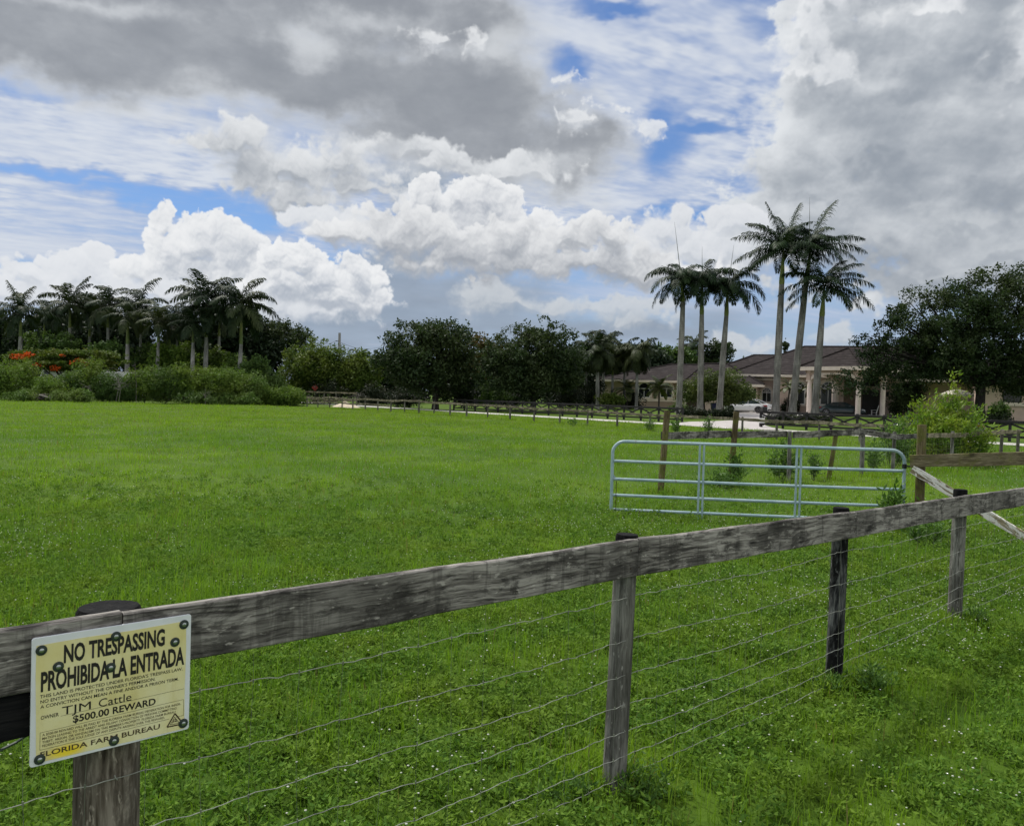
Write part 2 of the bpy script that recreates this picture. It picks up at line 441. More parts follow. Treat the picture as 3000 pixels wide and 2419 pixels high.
class MB:
    """collects simple solids into one mesh"""
    def __init__(self): self.v = []; self.f = []
    def quadset(self, V, F):
        b = len(self.v); self.v += [tuple(p) for p in V]; self.f += [tuple(i + b for i in q) for q in F]
        return self
    def box(self, x0, x1, y0, y1, z0, z1, M=None):
        V = [Vector((x, y, z)) for z in (z0, z1) for y in (y0, y1) for x in (x0, x1)]
        if M is not None: V = [M @ p for p in V]
        return self.quadset(V, [(0, 2, 3, 1), (4, 5, 7, 6), (0, 1, 5, 4), (2, 6, 7, 3), (0, 4, 6, 2), (1, 3, 7, 5)])
    def tube(self, pts, r, n=8, cap=True, jit=None):
        pts = [Vector(p) for p in pts]
        if not hasattr(r, '__len__'): r = [r] * len(pts)
        rings = []
        up = None
        for i, p in enumerate(pts):
            t = (pts[min(i + 1, len(pts) - 1)] - pts[max(i - 1, 0)]).normalized()
            if up is None:
                up = t.orthogonal().normalized()
            up = (up - t * up.dot(t)).normalized()
            w = t.cross(up)
            rings.append([p + (up * math.cos(2 * math.pi * k / n) + w * math.sin(2 * math.pi * k / n)) * r[i] * (1 + (jit(i, k) if jit else 0)) for k in range(n)])
        V = [q for R in rings for q in R]; F = []
        for i in range(len(pts) - 1):
            for k in range(n):
                a, b = i * n + k, i * n + (k + 1) % n
                F.append((a, b, b + n, a + n))
        if cap:
            F.append(tuple(range(n - 1, -1, -1))); F.append(tuple(range((len(pts) - 1) * n, len(pts) * n)))
        return self.quadset(V, F)
    def prism(self, poly, a, b, axis='y', M=None):
        """polygon extruded from a to b; poly holds the other two coordinates"""
        n = len(poly)
        def P(u, w, h): return Vector({'y': (u, h, w), 'z': (u, w, h), 'x': (h, u, w)}[axis])
        V = [P(u, w, a) for u, w in poly] + [P(u, w, b) for u, w in poly]
        if M is not None: V = [M @ p for p in V]
        F = [tuple(range(n)), tuple(range(2 * n - 1, n - 1, -1))]
        for i in range(n):
            j = (i + 1) % n
            F.append((i, i + n, j + n, j))
        return self.quadset(V, F)
    def band(self, outer, inner, a, b, M=None, closed=False):
        """strip between two matching outlines (x, z), extruded in y from a to b"""
        n = len(outer)
        V = []
        for h in (a, b):
            for L in (outer, inner):
                V += [Vector((u, h, w)) for u, w in L]
        if M is not None: V = [M @ p for p in V]
        F = []
        O0, I0, O1, I1 = 0, n, 2 * n, 3 * n
        rng = range(n if closed else n - 1)
        for i in rng:
            j = (i + 1) % n
            F += [(O0 + i, O0 + j, I0 + j, I0 + i), (O1 + i, I1 + i, I1 + j, O1 + j), (O0 + i, O1 + i, O1 + j, O0 + j), (I0 + i, I0 + j, I1 + j, I1 + i)]
        if not closed:
            F += [(O0, I0, I1, O1), (O0 + n - 1, O1 + n - 1, I1 + n - 1, I0 + n - 1)]
        return self.quadset(V, F)
    def mesh(self, name, smooth=False, bevel=0.0):
        me = bpy.data.meshes.new(name)
        me.from_pydata(self.v, [], self.f)
        bm = bmesh.new(); bm.from_mesh(me)
        bmesh.ops.recalc_face_normals(bm, faces=bm.faces)
        if bevel > 0:
            bmesh.ops.bevel(bm, geom=[e for e in bm.edges if e.is_manifold and e.calc_face_angle(0) > 0.6], offset=bevel, segments=2, affect='EDGES', profile=0.6)
        if smooth:
            for f in bm.faces: f.smooth = True
            for e in bm.edges:
                if e.is_manifold and e.calc_face_angle(0) > 0.7: e.smooth = False
        bm.to_mesh(me); bm.free()
        return me
    def build(self, name, mat, parent=None, loc=None, rot=None, smooth=False, bevel=0.0):
        return link(name, self.mesh(name, smooth, bevel), mat, parent, loc, rot)

# ------------------------------------------------------------------ materials
def material(name):
    m = bpy.data.materials.new(name); m.use_nodes = True
    t = T(m.node_tree); t.nd.clear()
    b = t.new('ShaderNodeBsdfPrincipled'); o = t.new('ShaderNodeOutputMaterial')
    t.lk.new(b.outputs[0], o.inputs[0])
    return m, t, b, o

def bump(t, b, h, strength=0.3, dist=0.01):
    n = t.new('ShaderNodeBump'); t.put(n.inputs['Strength'], strength); t.put(n.inputs['Distance'], dist)
    t.lk.new(h, n.inputs['Height']); t.lk.new(n.outputs[0], b.inputs['Normal'])

def objco(t): return t.new('ShaderNodeTexCoord').outputs['Object']
def wpos(t): return t.new('ShaderNodeNewGeometry').outputs['Position']

def plain(name, c, rough=0.6, var=0.15, scale=3.0, metal=0.0, spec=0.4, c2=None):
    m, t, b, o = material(name)
    p = objco(t)
    n = t.noise(p, scale, 5, 0.6)
    c2 = c2 or tuple(x * (1 - var * 2) for x in c)
    t.put(b.inputs['Base Color'], t.mix(t.ss(n, 0.3, 0.7), c2, c))
    b.inputs['Roughness'].default_value = rough; b.inputs['Metallic'].default_value = metal
    b.inputs['Specular IOR Level'].default_value = spec
    return m

def wood(name, dark, mid, light, axis='x', moss=None, stain=0.5, knots=True, grain=1.0, paint=None):
    """weathered timber; grain runs along the object's own axis"""
    m, t, b, o = material(name)
    p = objco(t)
    al = {'x': (1.7, 36, 36), 'z': (26, 26, 2.0)}[axis]
    al = tuple(a * grain for a in al)
    ro = t.new('ShaderNodeObjectInfo').outputs['Random']
    p = t.v('ADD', p, t.xyz(t.mul(ro, 7.3), t.mul(ro, 3.1), t.mul(ro, 5.7)))
    wv = t.v('SUBTRACT', t.noise(p, 3.0, 3, 0.5, col=True), (0.5, 0.5, 0.5))
    pw = t.v('ADD', p, t.v('SCALE', wv, scale=0.05))
    f1 = t.noise(t.v('MULTIPLY', pw, al), 1.0, 6, 0.62, 0.2)
    f2 = t.noise(t.v('MULTIPLY', pw, tuple(a * 3.2 for a in al)), 1.0, 4, 0.6)
    g = t.add(t.mul(f1, 0.48), t.mul(f2, 0.52))
    g = t.add(g, t.mul(t.sub(t.noise(t.v('MULTIPLY', p, {'x': (3, 7, 7), 'z': (7, 7, 3)}[axis]), 1.0, 4, 0.6), 0.5), 0.22))
    col = t.ramp(g, [(0.34, dark), (0.46, mid), (0.58, light)])
    blot = t.noise(t.v('MULTIPLY', p, {'x': (3.4, 9, 9.0), 'z': (7, 7, 2.0)}[axis]), 1.0, 8, 0.72, 0.4)
    col = t.mix(t.mul(t.ss(blot, 0.49, 0.58), stain), col, dark)
    lowf = t.noise(t.v('MULTIPLY', p, {'x': (1.1, 0.6, 0.6), 'z': (2, 2, 1.2)}[axis]), 1.0, 3, 0.6)
    col = t.mix(t.ss(lowf, 0.36, 0.62, 0.62, 0.0), col, dark)
    drip = t.noise(t.v('MULTIPLY', p, {'x': (16, 3, 2.2), 'z': (16, 16, 1.0)}[axis]), 1.0, 5, 0.6, 0.3)
    col = t.mix(t.mul(t.ss(drip, 0.55, 0.63), stain * 0.55), col, dark)
    if knots:
        q = t.v('MULTIPLY', pw, {'x': (3.0, 5.0, 7.0), 'z': (8, 8, 2.5)}[axis])
        vd = t.voro(q, 1.0, 'F1')
        kn = t.ss(vd, 0.05, 0.16, 1.0, 0.0)
        col = t.mix(t.mul(kn, 0.75), col, tuple(c * 0.55 for c in dark))
    if moss:
        mm = t.ss(t.noise(p, 4.0, 5, 0.6), 0.44, 0.60)
        col = t.mix(t.mul(mm, 0.8), col, t.mix(f2, tuple(c * 0.5 for c in moss), moss))
    if paint:
        pp = t.ss(t.noise(t.v('MULTIPLY', p, (3.0, 14, 14)), 1.0, 5, 0.65, 0.5), paint[1], paint[1] + 0.04)
        col = t.mix(pp, col, paint[0])
    fl = t.ss(t.noise(t.v('MULTIPLY', p, {'x': (14, 40, 40), 'z': (40, 40, 14)}[axis]), 1.0, 3, 0.6), 0.62, 0.70)
    col = t.mix(t.mul(fl, 0.55), col, tuple(min(0.7, c * 1.35) for c in light))
    t.put(b.inputs['Base Color'], col)
    b.inputs['Roughness'].default_value = 0.85
    b.inputs['Specular IOR Level'].default_value = 0.10
    crack = t.ss(f2, 0.30, 0.42)
    bump(t, b, t.add(t.mul(g, 0.6), t.mul(crack, 0.4)), 0.8, 0.006)
    return m

def leafy(name, c1, c2, c3=None, transl=0.2, rough=0.6, scale=0.35, spec=0.12, fine=0.5):
    m, t, b, o = material(name)
    r = t.new('ShaderNodeNewGeometry').outputs['Random Per Island']
    col = t.mix(r, c1, c2)
    n = t.noise(wpos(t), scale, 4, 0.55)
    if c3: col = t.mix(t.mul(t.ss(n, 0.42, 0.66), fine), col, c3)
    t.put(b.inputs['Base Color'], col)
    b.inputs['Roughness'].default_value = rough
    b.inputs['Specular IOR Level'].default_value = spec
    if transl > 0:
        tr = t.new('ShaderNodeBsdfTranslucent'); t.put(tr.inputs[0], t.mix(1.0, col, (1.15, 1.25, 0.6), 'MULTIPLY'))
        mx = t.new('ShaderNodeMixShader'); mx.inputs[0].default_value = transl
        t.lk.new(b.outputs[0], mx.inputs[1]); t.lk.new(tr.outputs[0], mx.inputs[2]); t.lk.new(mx.outputs[0], o.inputs[0])
    return m

M = {}
M['rail'] = wood('weathered_rail', (0.026, 0.024, 0.022), (0.150, 0.138, 0.125), (0.34, 0.32, 0.29), 'x', stain=0.7)
M['rail_dark'] = wood('black_rail', (0.004, 0.004, 0.005), (0.009, 0.009, 0.010), (0.02, 0.019, 0.019), 'x', stain=0.5)
M['post'] = wood('weathered_post', (0.035, 0.033, 0.028), (0.135, 0.133, 0.115), (0.27, 0.265, 0.235), 'z', stain=0.5, knots=False)
M['post_brown'] = wood('brown_post', (0.035, 0.028, 0.021), (0.14, 0.118, 0.093), (0.30, 0.265, 0.22), 'z', stain=0.62, knots=False)
M['post_black'] = wood('blackened_post', (0.005, 0.005, 0.005), (0.03, 0.032, 0.032), (0.15, 0.155, 0.145), 'z', stain=0.95, knots=False)
M['post_top'] = wood('tarred_end_grain', (0.003, 0.003, 0.003), (0.006, 0.006, 0.006), (0.016, 0.015, 0.014), 'z', stain=0.4, knots=False)
M['post_moss'] = wood('mossy_post', (0.036, 0.027, 0.014), (0.095, 0.074, 0.038), (0.17, 0.142, 0.078), 'z', moss=(0.13, 0.14, 0.03), stain=0.3, knots=False)
M['rail_moss'] = wood('mossy_rail', (0.045, 0.037, 0.02), (0.125, 0.105, 0.06), (0.23, 0.20, 0.12), 'x', moss=(0.15, 0.15, 0.045), stain=0.3)
M['rail_old'] = wood('old_dark_rail', (0.018, 0.017, 0.015), (0.10, 0.092, 0.084), (0.30, 0.285, 0.26), 'x', stain=0.75)
M['rail_far'] = wood('far_rail', (0.06, 0.05, 0.035), (0.22, 0.185, 0.13), (0.40, 0.35, 0.26), 'x', moss=(0.10, 0.105, 0.05), stain=0.4, knots=False)
M['post_far'] = wood('far_post', (0.035, 0.032, 0.025), (0.10, 0.095, 0.08), (0.22, 0.21, 0.18), 'z', stain=0.5, knots=False)
M['brace'] = wood('flaking_brace', (0.07, 0.056, 0.035), (0.21, 0.175, 0.105), (0.36, 0.31, 0.20), 'x', stain=0.2, paint=((0.66, 0.64, 0.58), 0.47))
M['black_fence'] = plain('black_stained_timber', (0.018, 0.016, 0.016), 0.75, 0.25, 6.0)
M['wire'] = plain('galvanised_wire', (0.34, 0.35, 0.30), 0.55, 0.25, 9.0, 0.15)
M['wire_fine'] = plain('dull_wire', (0.16, 0.18, 0.13), 0.6, 0.2, 9.0, 0.1)
M['wire_green'] = plain('green_cable', (0.05, 0.075, 0.06), 0.5, 0.2, 9.0)
M['bark'] = wood('bark', (0.02, 0.017, 0.014), (0.06, 0.052, 0.044), (0.13, 0.115, 0.10), 'z', stain=0.3, knots=False, grain=0.3)
M['bark_dark'] = wood('dark_bark', (0.010, 0.009, 0.008), (0.03, 0.026, 0.022), (0.06, 0.054, 0.047), 'z', stain=0.3, knots=False, grain=0.3)
M['dead'] = plain('dead_wood', (0.17, 0.155, 0.135), 0.85, 0.3, 5.0)

def palm_trunk_mat(name, dark, light):
    m, t, b, o = material(name)
    p = objco(t)
    x, y, z = t.sep(p)
    zz = t.add(z, t.mul(t.noise(t.v('MULTIPLY', p, (3, 3, 0.6)), 1.0, 3), 0.25))
    ring = t.m('FRACT', t.mul(zz, 4.2))
    rl = t.m('MULTIPLY', t.ss(ring, 0.0, 0.14, 1.0, 0.0), 0.5)
    n = t.noise(t.v('MULTIPLY', p, (2.2, 2.2, 0.7)), 1.0, 6, 0.62, 0.5)
    col = t.ramp(n, [(0.32, dark), (0.50, tuple((a + c) / 2 for a, c in zip(dark, light))), (0.66, light)])
    col = t.mix(rl, col, tuple(c * 0.75 for c in dark))
    st = t.noise(t.v('MULTIPLY', p, (9, 9, 0.5)), 1.0, 4, 0.6)
    col = t.mix(t.mul(t.ss(st, 0.55, 0.72), 0.6), col, tuple(c * 0.5 for c in dark))
    t.put(b.inputs['Base Color'], col); b.inputs['Roughness'].default_value = 0.8
    b.inputs['Specular IOR Level'].default_value = 0.2
    bump(t, b, t.sub(n, rl), 0.4, 0.03)
    return m
M['palm_trunk'] = palm_trunk_mat('palm_trunk_grey', (0.075, 0.072, 0.063), (0.27, 0.26, 0.235))
M['palm_trunk_dim'] = palm_trunk_mat('palm_trunk_dim', (0.10, 0.10, 0.09), (0.34, 0.335, 0.31))
M['crownshaft'] = plain('crownshaft_green', (0.17, 0.19, 0.045), 0.45, 0.3, 1.0, c2=(0.075, 0.115, 0.028), spec=0.2)
M['frond'] = leafy('palm_frond', (0.007, 0.017, 0.007), (0.016, 0.034, 0.011), (0.026, 0.050, 0.012), 0.12, 0.55, 0.5, 0.12)
M['frond_far'] = leafy('palm_frond_far', (0.009, 0.019, 0.009), (0.020, 0.036, 0.013), (0.055, 0.066, 0.018), 0.12, 0.55, 0.12, 0.1)
M['frond_light'] = leafy('palm_frond_light', (0.035, 0.055, 0.015), (0.075, 0.095, 0.025), (0.11, 0.11, 0.03), 0.2, 0.45, 0.5, 0.3)
M['rachis'] = plain('palm_rachis', (0.05, 0.065, 0.02), 0.5)
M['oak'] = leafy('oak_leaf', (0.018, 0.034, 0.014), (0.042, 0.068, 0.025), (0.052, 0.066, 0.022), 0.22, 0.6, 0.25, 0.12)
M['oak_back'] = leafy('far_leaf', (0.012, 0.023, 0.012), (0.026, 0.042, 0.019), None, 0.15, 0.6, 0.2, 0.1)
M['olive'] = leafy('olive_leaf', (0.048, 0.085, 0.016), (0.10, 0.15, 0.028), (0.13, 0.15, 0.03), 0.25, 0.55, 0.3)
M['midgreen'] = leafy('midgreen_leaf', (0.038, 0.078, 0.020), (0.082, 0.14, 0.034), (0.09, 0.13, 0.03), 0.25, 0.55, 0.3)
M['bush'] = leafy('bush_leaf', (0.055, 0.105, 0.018), (0.12, 0.19, 0.032), (0.15, 0.19, 0.034), 0.3, 0.6, 0.35)
M['bush_pale'] = leafy('bush_leaf_light', (0.055, 0.105, 0.022), (0.11, 0.18, 0.038), (0.14, 0.18, 0.04), 0.2, 0.6, 0.5)  # leaf tone of the low and feathery bushes
M['shrub'] = leafy('bright_shrub_leaf', (0.068, 0.14, 0.018), (0.155, 0.255, 0.03), (0.30, 0.32, 0.045), 0.36, 0.45, 1.6)
M['weed'] = leafy('weed_leaf', (0.045, 0.10, 0.022), (0.10, 0.185, 0.035), None, 0.25, 0.5, 1.0)
M['garden'] = leafy('garden_tree_leaf', (0.050, 0.080, 0.022), (0.10, 0.14, 0.035), (0.12, 0.13, 0.035), 0.2, 0.55, 0.5)
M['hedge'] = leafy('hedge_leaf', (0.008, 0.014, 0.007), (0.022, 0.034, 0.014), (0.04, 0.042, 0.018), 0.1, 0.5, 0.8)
M['rust'] = leafy('rusty_leaf', (0.06, 0.055, 0.016), (0.11, 0.075, 0.02), (0.05, 0.06, 0.018), 0.15, 0.6, 0.4)
M['flame'] = leafy('flame_leaf', (0.045, 0.082, 0.014), (0.09, 0.13, 0.022), (0.12, 0.10, 0.02), 0.25, 0.6, 0.3)
M['petal'] = leafy('flame_petal', (0.42, 0.055, 0.012), (0.60, 0.14, 0.02), (0.55, 0.035, 0.02), 0.2, 0.5, 0.3, fine=0.8)

# ------------------------------------------------------------------ lie of the land
NX, NY = 0.77, 0.638         # across the road, away from the paddock (unit)
NL = math.hypot(NX, NY); NX /= NL; NY /= NL
def across(x, y): return (x - 11.0) * NX + (y - 60.5) * NY      # 0 on the road's middle
def sstp(x, a, b):
    t = np.clip((x - a) / (b - a), 0.0, 1.0); return t * t * (3 - 2 * t)
def gz_np(x, y):
    s = across(x, y)
    z = 0.50 * sstp(s, 5.5, 17.0) * sstp(x, -12.0, 6.0)
    field = 1.0 - sstp(s, -6.0, -2.6)
    z = z + field * (0.022 * np.sin(0.9 * x + 0.6 * y) + 0.02 * np.sin(1.7 * x - 1.1 * y + 1.0) + 0.025 * np.sin(0.52 * x - 0.83 * y + 0.7) + 0.03 * np.sin(0.33 * x + 0.41 * y + 2.0)) * sstp(y, 5.0, 16.0)
    return z
def gz(x, y): return float(gz_np(np.float64(x), np.float64(y)))
def gnd(px, py):
    """point of the ground seen at a photo position"""
    v = ray(px, py); z = 0.0
    for _ in range(14):
        k = (z - EYE) / v.z; z = 0.5 * z + 0.5 * gz(v.x * k, v.y * k)
    k = (z - EYE) / v.z
    return Vector((v.x * k, v.y * k, z))
def on(px, d):
    """ground point straight below the photo column px at forward distance d (column read at the horizon)"""
    p = at(px, 1150 + (px - 1490) * 0.0262, d)
    return Vector((p.x, d, gz(p.x, d)))

def grass_colour(t, p):
    a = t.noise(p, 0.16, 5, 0.6)
    b2 = t.noise(p, 1.1, 5, 0.65)
    c = t.noise(p, 7.0, 4, 0.6)
    col = t.mix(t.ss(a, 0.36, 0.66), (0.082, 0.168, 0.017), (0.158, 0.255, 0.021))
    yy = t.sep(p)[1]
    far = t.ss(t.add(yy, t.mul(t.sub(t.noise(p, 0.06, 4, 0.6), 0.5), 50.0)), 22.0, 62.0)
    col = t.mix(t.mul(far, 0.75), col, (0.150, 0.226, 0.026))  # sunlit far part of the field, painted into the grass colour
    tuft = t.noise(p, 0.55, 5, 0.7, 0.4)
    col = t.mix(t.ss(tuft, 0.50, 0.66, 0.0, 0.62), col, (0.062, 0.128, 0.014))
    col = t.mix(t.mul(t.ss(b2, 0.40, 0.66), 0.5), col, (0.105, 0.188, 0.012))
    col = t.mix(t.mul(t.ss(c, 0.45, 0.62), 0.35), col, (0.048, 0.098, 0.009))
    return col
m, t, b, o = material('pasture_ground')
p_ = wpos(t)
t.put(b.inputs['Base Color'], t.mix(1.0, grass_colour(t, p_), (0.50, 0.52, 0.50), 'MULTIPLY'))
b.inputs['Roughness'].default_value = 0.9; b.inputs['Specular IOR Level'].default_value = 0.1
bump(t, b, t.noise(p_, 9.0, 5, 0.7), 0.6, 0.05)
M['ground'] = m

def axis_lines(lo, hi, step, far):
    a = list(np.arange(lo, hi + 1e-6, step)); s = step; x = hi
    while x < far:
        s *= 1.35; x += s; a.append(x)
    s = step; x = lo
    while x > -far:
        s *= 1.35; x -= s; a.insert(0, x)
    return np.array(a)
gx_, gy_ = axis_lines(-60, 70, 0.8, 2500), axis_lines(-6, 112, 0.8, 2500)
X, Y = np.meshgrid(gx_, gy_)
Vg = np.stack([X, Y, gz_np(X, Y)], -1).reshape(-1, 3)
nx, ny = len(gx_), len(gy_)
idx = np.arange(nx * ny).reshape(ny, nx)
Fg = np.stack([idx[:-1, :-1], idx[:-1, 1:], idx[1:, 1:], idx[1:, :-1]], -1).reshape(-1, 4)
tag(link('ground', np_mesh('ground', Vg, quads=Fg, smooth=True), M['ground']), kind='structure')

def sheet(name, poly, lift, mat, step=0.8, kind='structure', skirt=0.0):
    """a paved area that follows the ground"""
    bm = bmesh.new()
    f = bm.faces.new([bm.verts.new((x, y, 0)) for x, y in poly])
    xs = [q[0] for q in poly]; ys = [q[1] for q in poly]
    for ax, lo, hi in ((0, min(xs), max(xs)), (1, min(ys), max(ys))):
        c = math.ceil(lo / step) * step
        while c < hi:
            no = [0, 0, 0]; no[ax] = 1; co = [0, 0, 0]; co[ax] = c
            bmesh.ops.bisect_plane(bm, geom=bm.verts[:] + bm.edges[:] + bm.faces[:], plane_co=co, plane_no=no, dist=1e-5)
            c += step
    for v in bm.verts: v.co.z = gz(v.co.x, v.co.y) + lift
    bmesh.ops.recalc_face_normals(bm, faces=bm.faces)
    if bm.faces[:] and sum(fc.normal.z for fc in bm.faces) < 0: bmesh.ops.reverse_faces(bm, faces=bm.faces)
    me = bpy.data.meshes.new(name); bm.to_mesh(me); bm.free()
    return tag(link(name, me, mat), kind=kind)

m, t, b, o = material('pale_concrete')
p_ = wpos(t); n_ = t.noise(p_, 0.8, 6, 0.6)
t.put(b.inputs['Base Color'], t.ramp(n_, [(0.3, (0.30, 0.29, 0.26)), (0.7, (0.44, 0.425, 0.385))])); b.inputs['Roughness'].default_value = 0.85
M['road'] = m
m, t, b, o = material('driveway_paving')
p_ = wpos(t); n_ = t.noise(p_, 0.6, 6, 0.6)
br = t.new('ShaderNodeTexBrick'); t.put(br.inputs['Vector'], p_); br.inputs['Scale'].default_value = 2.4
t.put(br.inputs['Color1'], (0.37, 0.345, 0.325)); t.put(br.inputs['Color2'], (0.32, 0.295, 0.28)); t.put(br.inputs['Mortar'], (0.25, 0.23, 0.215))
t.put(b.inputs['Base Color'], t.mix(t.ss(n_, 0.35, 0.7), br.outputs[0], (0.39, 0.365, 0.35))); b.inputs['Roughness'].default_value = 0.8
M['drive'] = m
M['kerb'] = plain('red_brick_kerb', (0.20, 0.075, 0.05), 0.8, 0.25, 4.0)
M['kerb_pale'] = plain('pale_kerb', (0.46, 0.40, 0.34), 0.85, 0.2, 4.0)
M['mulch'] = plain('bed_mulch', (0.085, 0.055, 0.035), 0.95, 0.3, 5.0)
M['sand'] = plain('sand', (0.55, 0.47, 0.35), 0.95, 0.15, 2.0)

RDX, RDY = NY, -NX           # along the road, towards the right of the picture
def road_pt(l, s): return (11.0 + RDX * l + NX * s, 60.5 + RDY * l + NY * s)
sheet('road', [road_pt(-70, -1.5), road_pt(48, -1.5), road_pt(48, 1.4), road_pt(-70, 1.4)], 0.03, M['road'])
DRIVE = [(1968, 1246), (1990, 1240), (2020, 1237), (2075, 1236), (2140, 1233), (2172, 1229.5), (2168, 1224), (2130, 1219), (2080, 1214), (2095, 1209.5), (2230, 1208.5),
         (2420, 1211), (2560, 1214), (2600, 1219), (2480, 1221), (2330, 1219), (2262, 1221), (2234, 1228), (2226, 1240), (2270, 1256), (2300, 1261), (2200, 1262), (2080, 1255)]
sheet('driveway', [tuple(gnd(*q)[:2]) for q in DRIVE], 0.06, M['drive'])

# ------------------------------------------------------------------ near fence, sign, gate
def rail_mesh(L, h, th, seed, wob=0.004, n=40):
    """a sawn board along +x, from z 0 to h, slightly worn"""
    rg = np.random.RandomState(seed)
    xs = np.linspace(0, L, n)
    k1 = np.interp(xs, np.linspace(0, L, 9), rg.randn(9)) * wob
    k2 = np.interp(xs, np.linspace(0, L, 9), rg.randn(9)) * wob
    k3 = rg.randn(n) * wob * 0.25
    V, F = [], []
    prof = [(-th / 2, 0.004), (-th / 2 + 0.004, 0), (th / 2 - 0.004, 0), (th / 2, 0.004), (th / 2, h - 0.006), (th / 2 - 0.006, h), (-th / 2 + 0.006, h), (-th / 2, h - 0.006)]
    for i, x in enumerate(xs):
        for (y, z) in prof:
            top = z > h / 2
            V.append((x, y + k1[i] * 0.5, z + (k2[i] + k3[i] if top else k1[i] + k3[i] * 0.5)))
    m_ = len(prof)
    for i in range(n - 1):
        for k in range(m_):
            a, b2 = i * m_ + k, i * m_ + (k + 1) % m_
            F.append((a, a + m_, b2 + m_, b2))
    mb = MB(); mb.quadset(V, F)
    mb.f.append(tuple(range(m_))); mb.f.append(tuple(range((n - 1) * m_, n * m_))[::-1])
    return mb

def board(name, p0, p1, h, th, mat, parent, seed, wob=0.0022, roll=0.0, n=40):
    """board whose lower edge runs from p0 to p1; grain along its length"""
    p0, p1 = Vector(p0), Vector(p1)
    d = p1 - p0
    o = link(name, rail_mesh(d.length, h, th, seed, wob, n).mesh(name), mat, parent, p0 - parent.location)
    o.rotation_euler = (roll, -math.asin(d.z / d.length), math.atan2(d.y, d.x))
    return o

def post(name, base, top, r, mat, parent, seed, n=16, sink=0.15, topmat=None, sag=0.0, cap=0.10):
    rg = random.Random(seed)
    base, top = Vector(base), Vector(top)
    ph = [rg.uniform(0, 6.28) for _ in range(4)]
    flat = rg.uniform(0.02, 0.05)
    def jit(i, k):
        a = 2 * math.pi * k / n
        return flat * math.sin(2 * a + ph[0]) + 0.02 * math.sin(3 * a + ph[1] + i * 0.2) + 0.012 * math.sin(5 * a + ph[2]) + rg.uniform(-0.008, 0.008)
    H = (top - base).length
    ax = (top - base).normalized()
    zs = [-sink] + [H * q for q in (0, .12, .25, .4, .55, .7, .82, .93)] + [H - 0.012, H]
    rr = [r * 1.03] * 2 + [r * (1.02 - 0.05 * q) for q in (.12, .25, .4, .55, .7, .82, .93)] + [r * 0.97, r * 0.90]
    mb = MB().tube([ax * z for z in zs], rr, n, True, jit)
    o = mb.build(name, mat, parent, base - parent.location, smooth=True)
    if topmat:
        o.data.materials.append(topmat)
        for f in o.data.polygons:
            if f.center.z > H - cap: f.material_index = 1
    return o

FP = [Vector((-2.95, 1.02, 0)), Vector((-1.235, 2.55, 0)), Vector((0.565, 4.14, -0.02)), Vector((2.31, 5.77, 0)), Vector((4.07, 7.47, 0.01)), Vector((5.86, 9.13, 0.02))]
FT = [1.31, 1.305, 1.305, 1.258, 1.232, 1.22]
FR_ = [0.075, 0.092, 0.057, 0.058, 0.060, 0.06]
fence = thing('board_fence', 'grey weathered board and wire fence nearest the viewer, carrying the no trespassing sign', 'fence', FP[1])
pm = ['post', 'post_brown', 'post', 'post_black', 'post', 'post']
lean = [(0, 0), (0.0, 0.0), (0.03, 0), (0.01, 0), (0.008, 0), (0, 0)]
plabel = {1: 'thick brown post behind the sign', 2: 'split grey post in the middle of the grass', 3: 'post blackened over its lower half'}
for i in range(6):
    o_ = post('post', FP[i], FP[i] + Vector((lean[i][0], lean[i][1], FT[i] - FP[i].z)), FR_[i], M[pm[i]], fence, 40 + i, 20, topmat=M['post_top'], cap=0.075 if i != 1 else 0.06)
    if i in plabel: o_['label'] = plabel[i]
RT = [1.312, 1.312, 1.288, 1.236, 1.186, 1.15]       # top edge of the board at each post
RH, RTH = 0.182, 0.036
def face_pt(i, off, seg=None):
    """point in front of post i (towards the viewer)"""
    a, b2 = (FP[max(i - 1, 0)], FP[min(i + 1, 5)]) if seg is None else (FP[seg], FP[seg + 1])
    d = (b2 - a); d.z = 0; d.normalize()
    nrm = Vector((d.y, -d.x, 0))
    return FP[i] + nrm * (FR_[i] + off), d
JX = [0.0, 0.0, 0.02, 0.06, 0.04, 0.0]               # where boards meet, past each post
ends = []
for i in range(6):
    q, d = face_pt(i, RTH / 2 + 0.002)
    ends.append(Vector((q.x, q.y, RT[i] - RH)) + d * JX[i])
for i, (a, b2) in enumerate([(0, 1), (1, 3), (3, 5)]):
    if a == 1:      # one long board past the middle post
        mid = ends[2]
        board('rail', ends[1] + (ends[2] - ends[1]).normalized() * 0.003, ends[2], RH, RTH, M['rail'], fence, 11)
        board('rail', ends[2] + (ends[3] - ends[2]).normalized() * 0.002, ends[3], RH, RTH, M['rail'], fence, 12)
    elif a == 3:
        board('rail', ends[3] + (ends[4] - ends[3]).normalized() * 0.004, ends[4], RH, RTH, M['rail'], fence, 13)
        board('rail', ends[4] + (ends[5] - ends[4]).normalized() * 0.002, ends[5], RH, RTH, M['rail'], fence, 14)
    else:
        board('rail', ends[0], ends[1], RH, RTH, M['rail'], fence, 15)
q0, d0 = face_pt(0, 0.006); q1, d1 = face_pt(1, 0.006, 0)
lb = board('rail', (q0.x, q0.y, 0.992), Vector((q1.x, q1.y, 0.992)) + d1 * 0.05, 0.128, 0.022, M['rail_dark'], fence, 16)
lb['label'] = 'black lower board left of the sign'

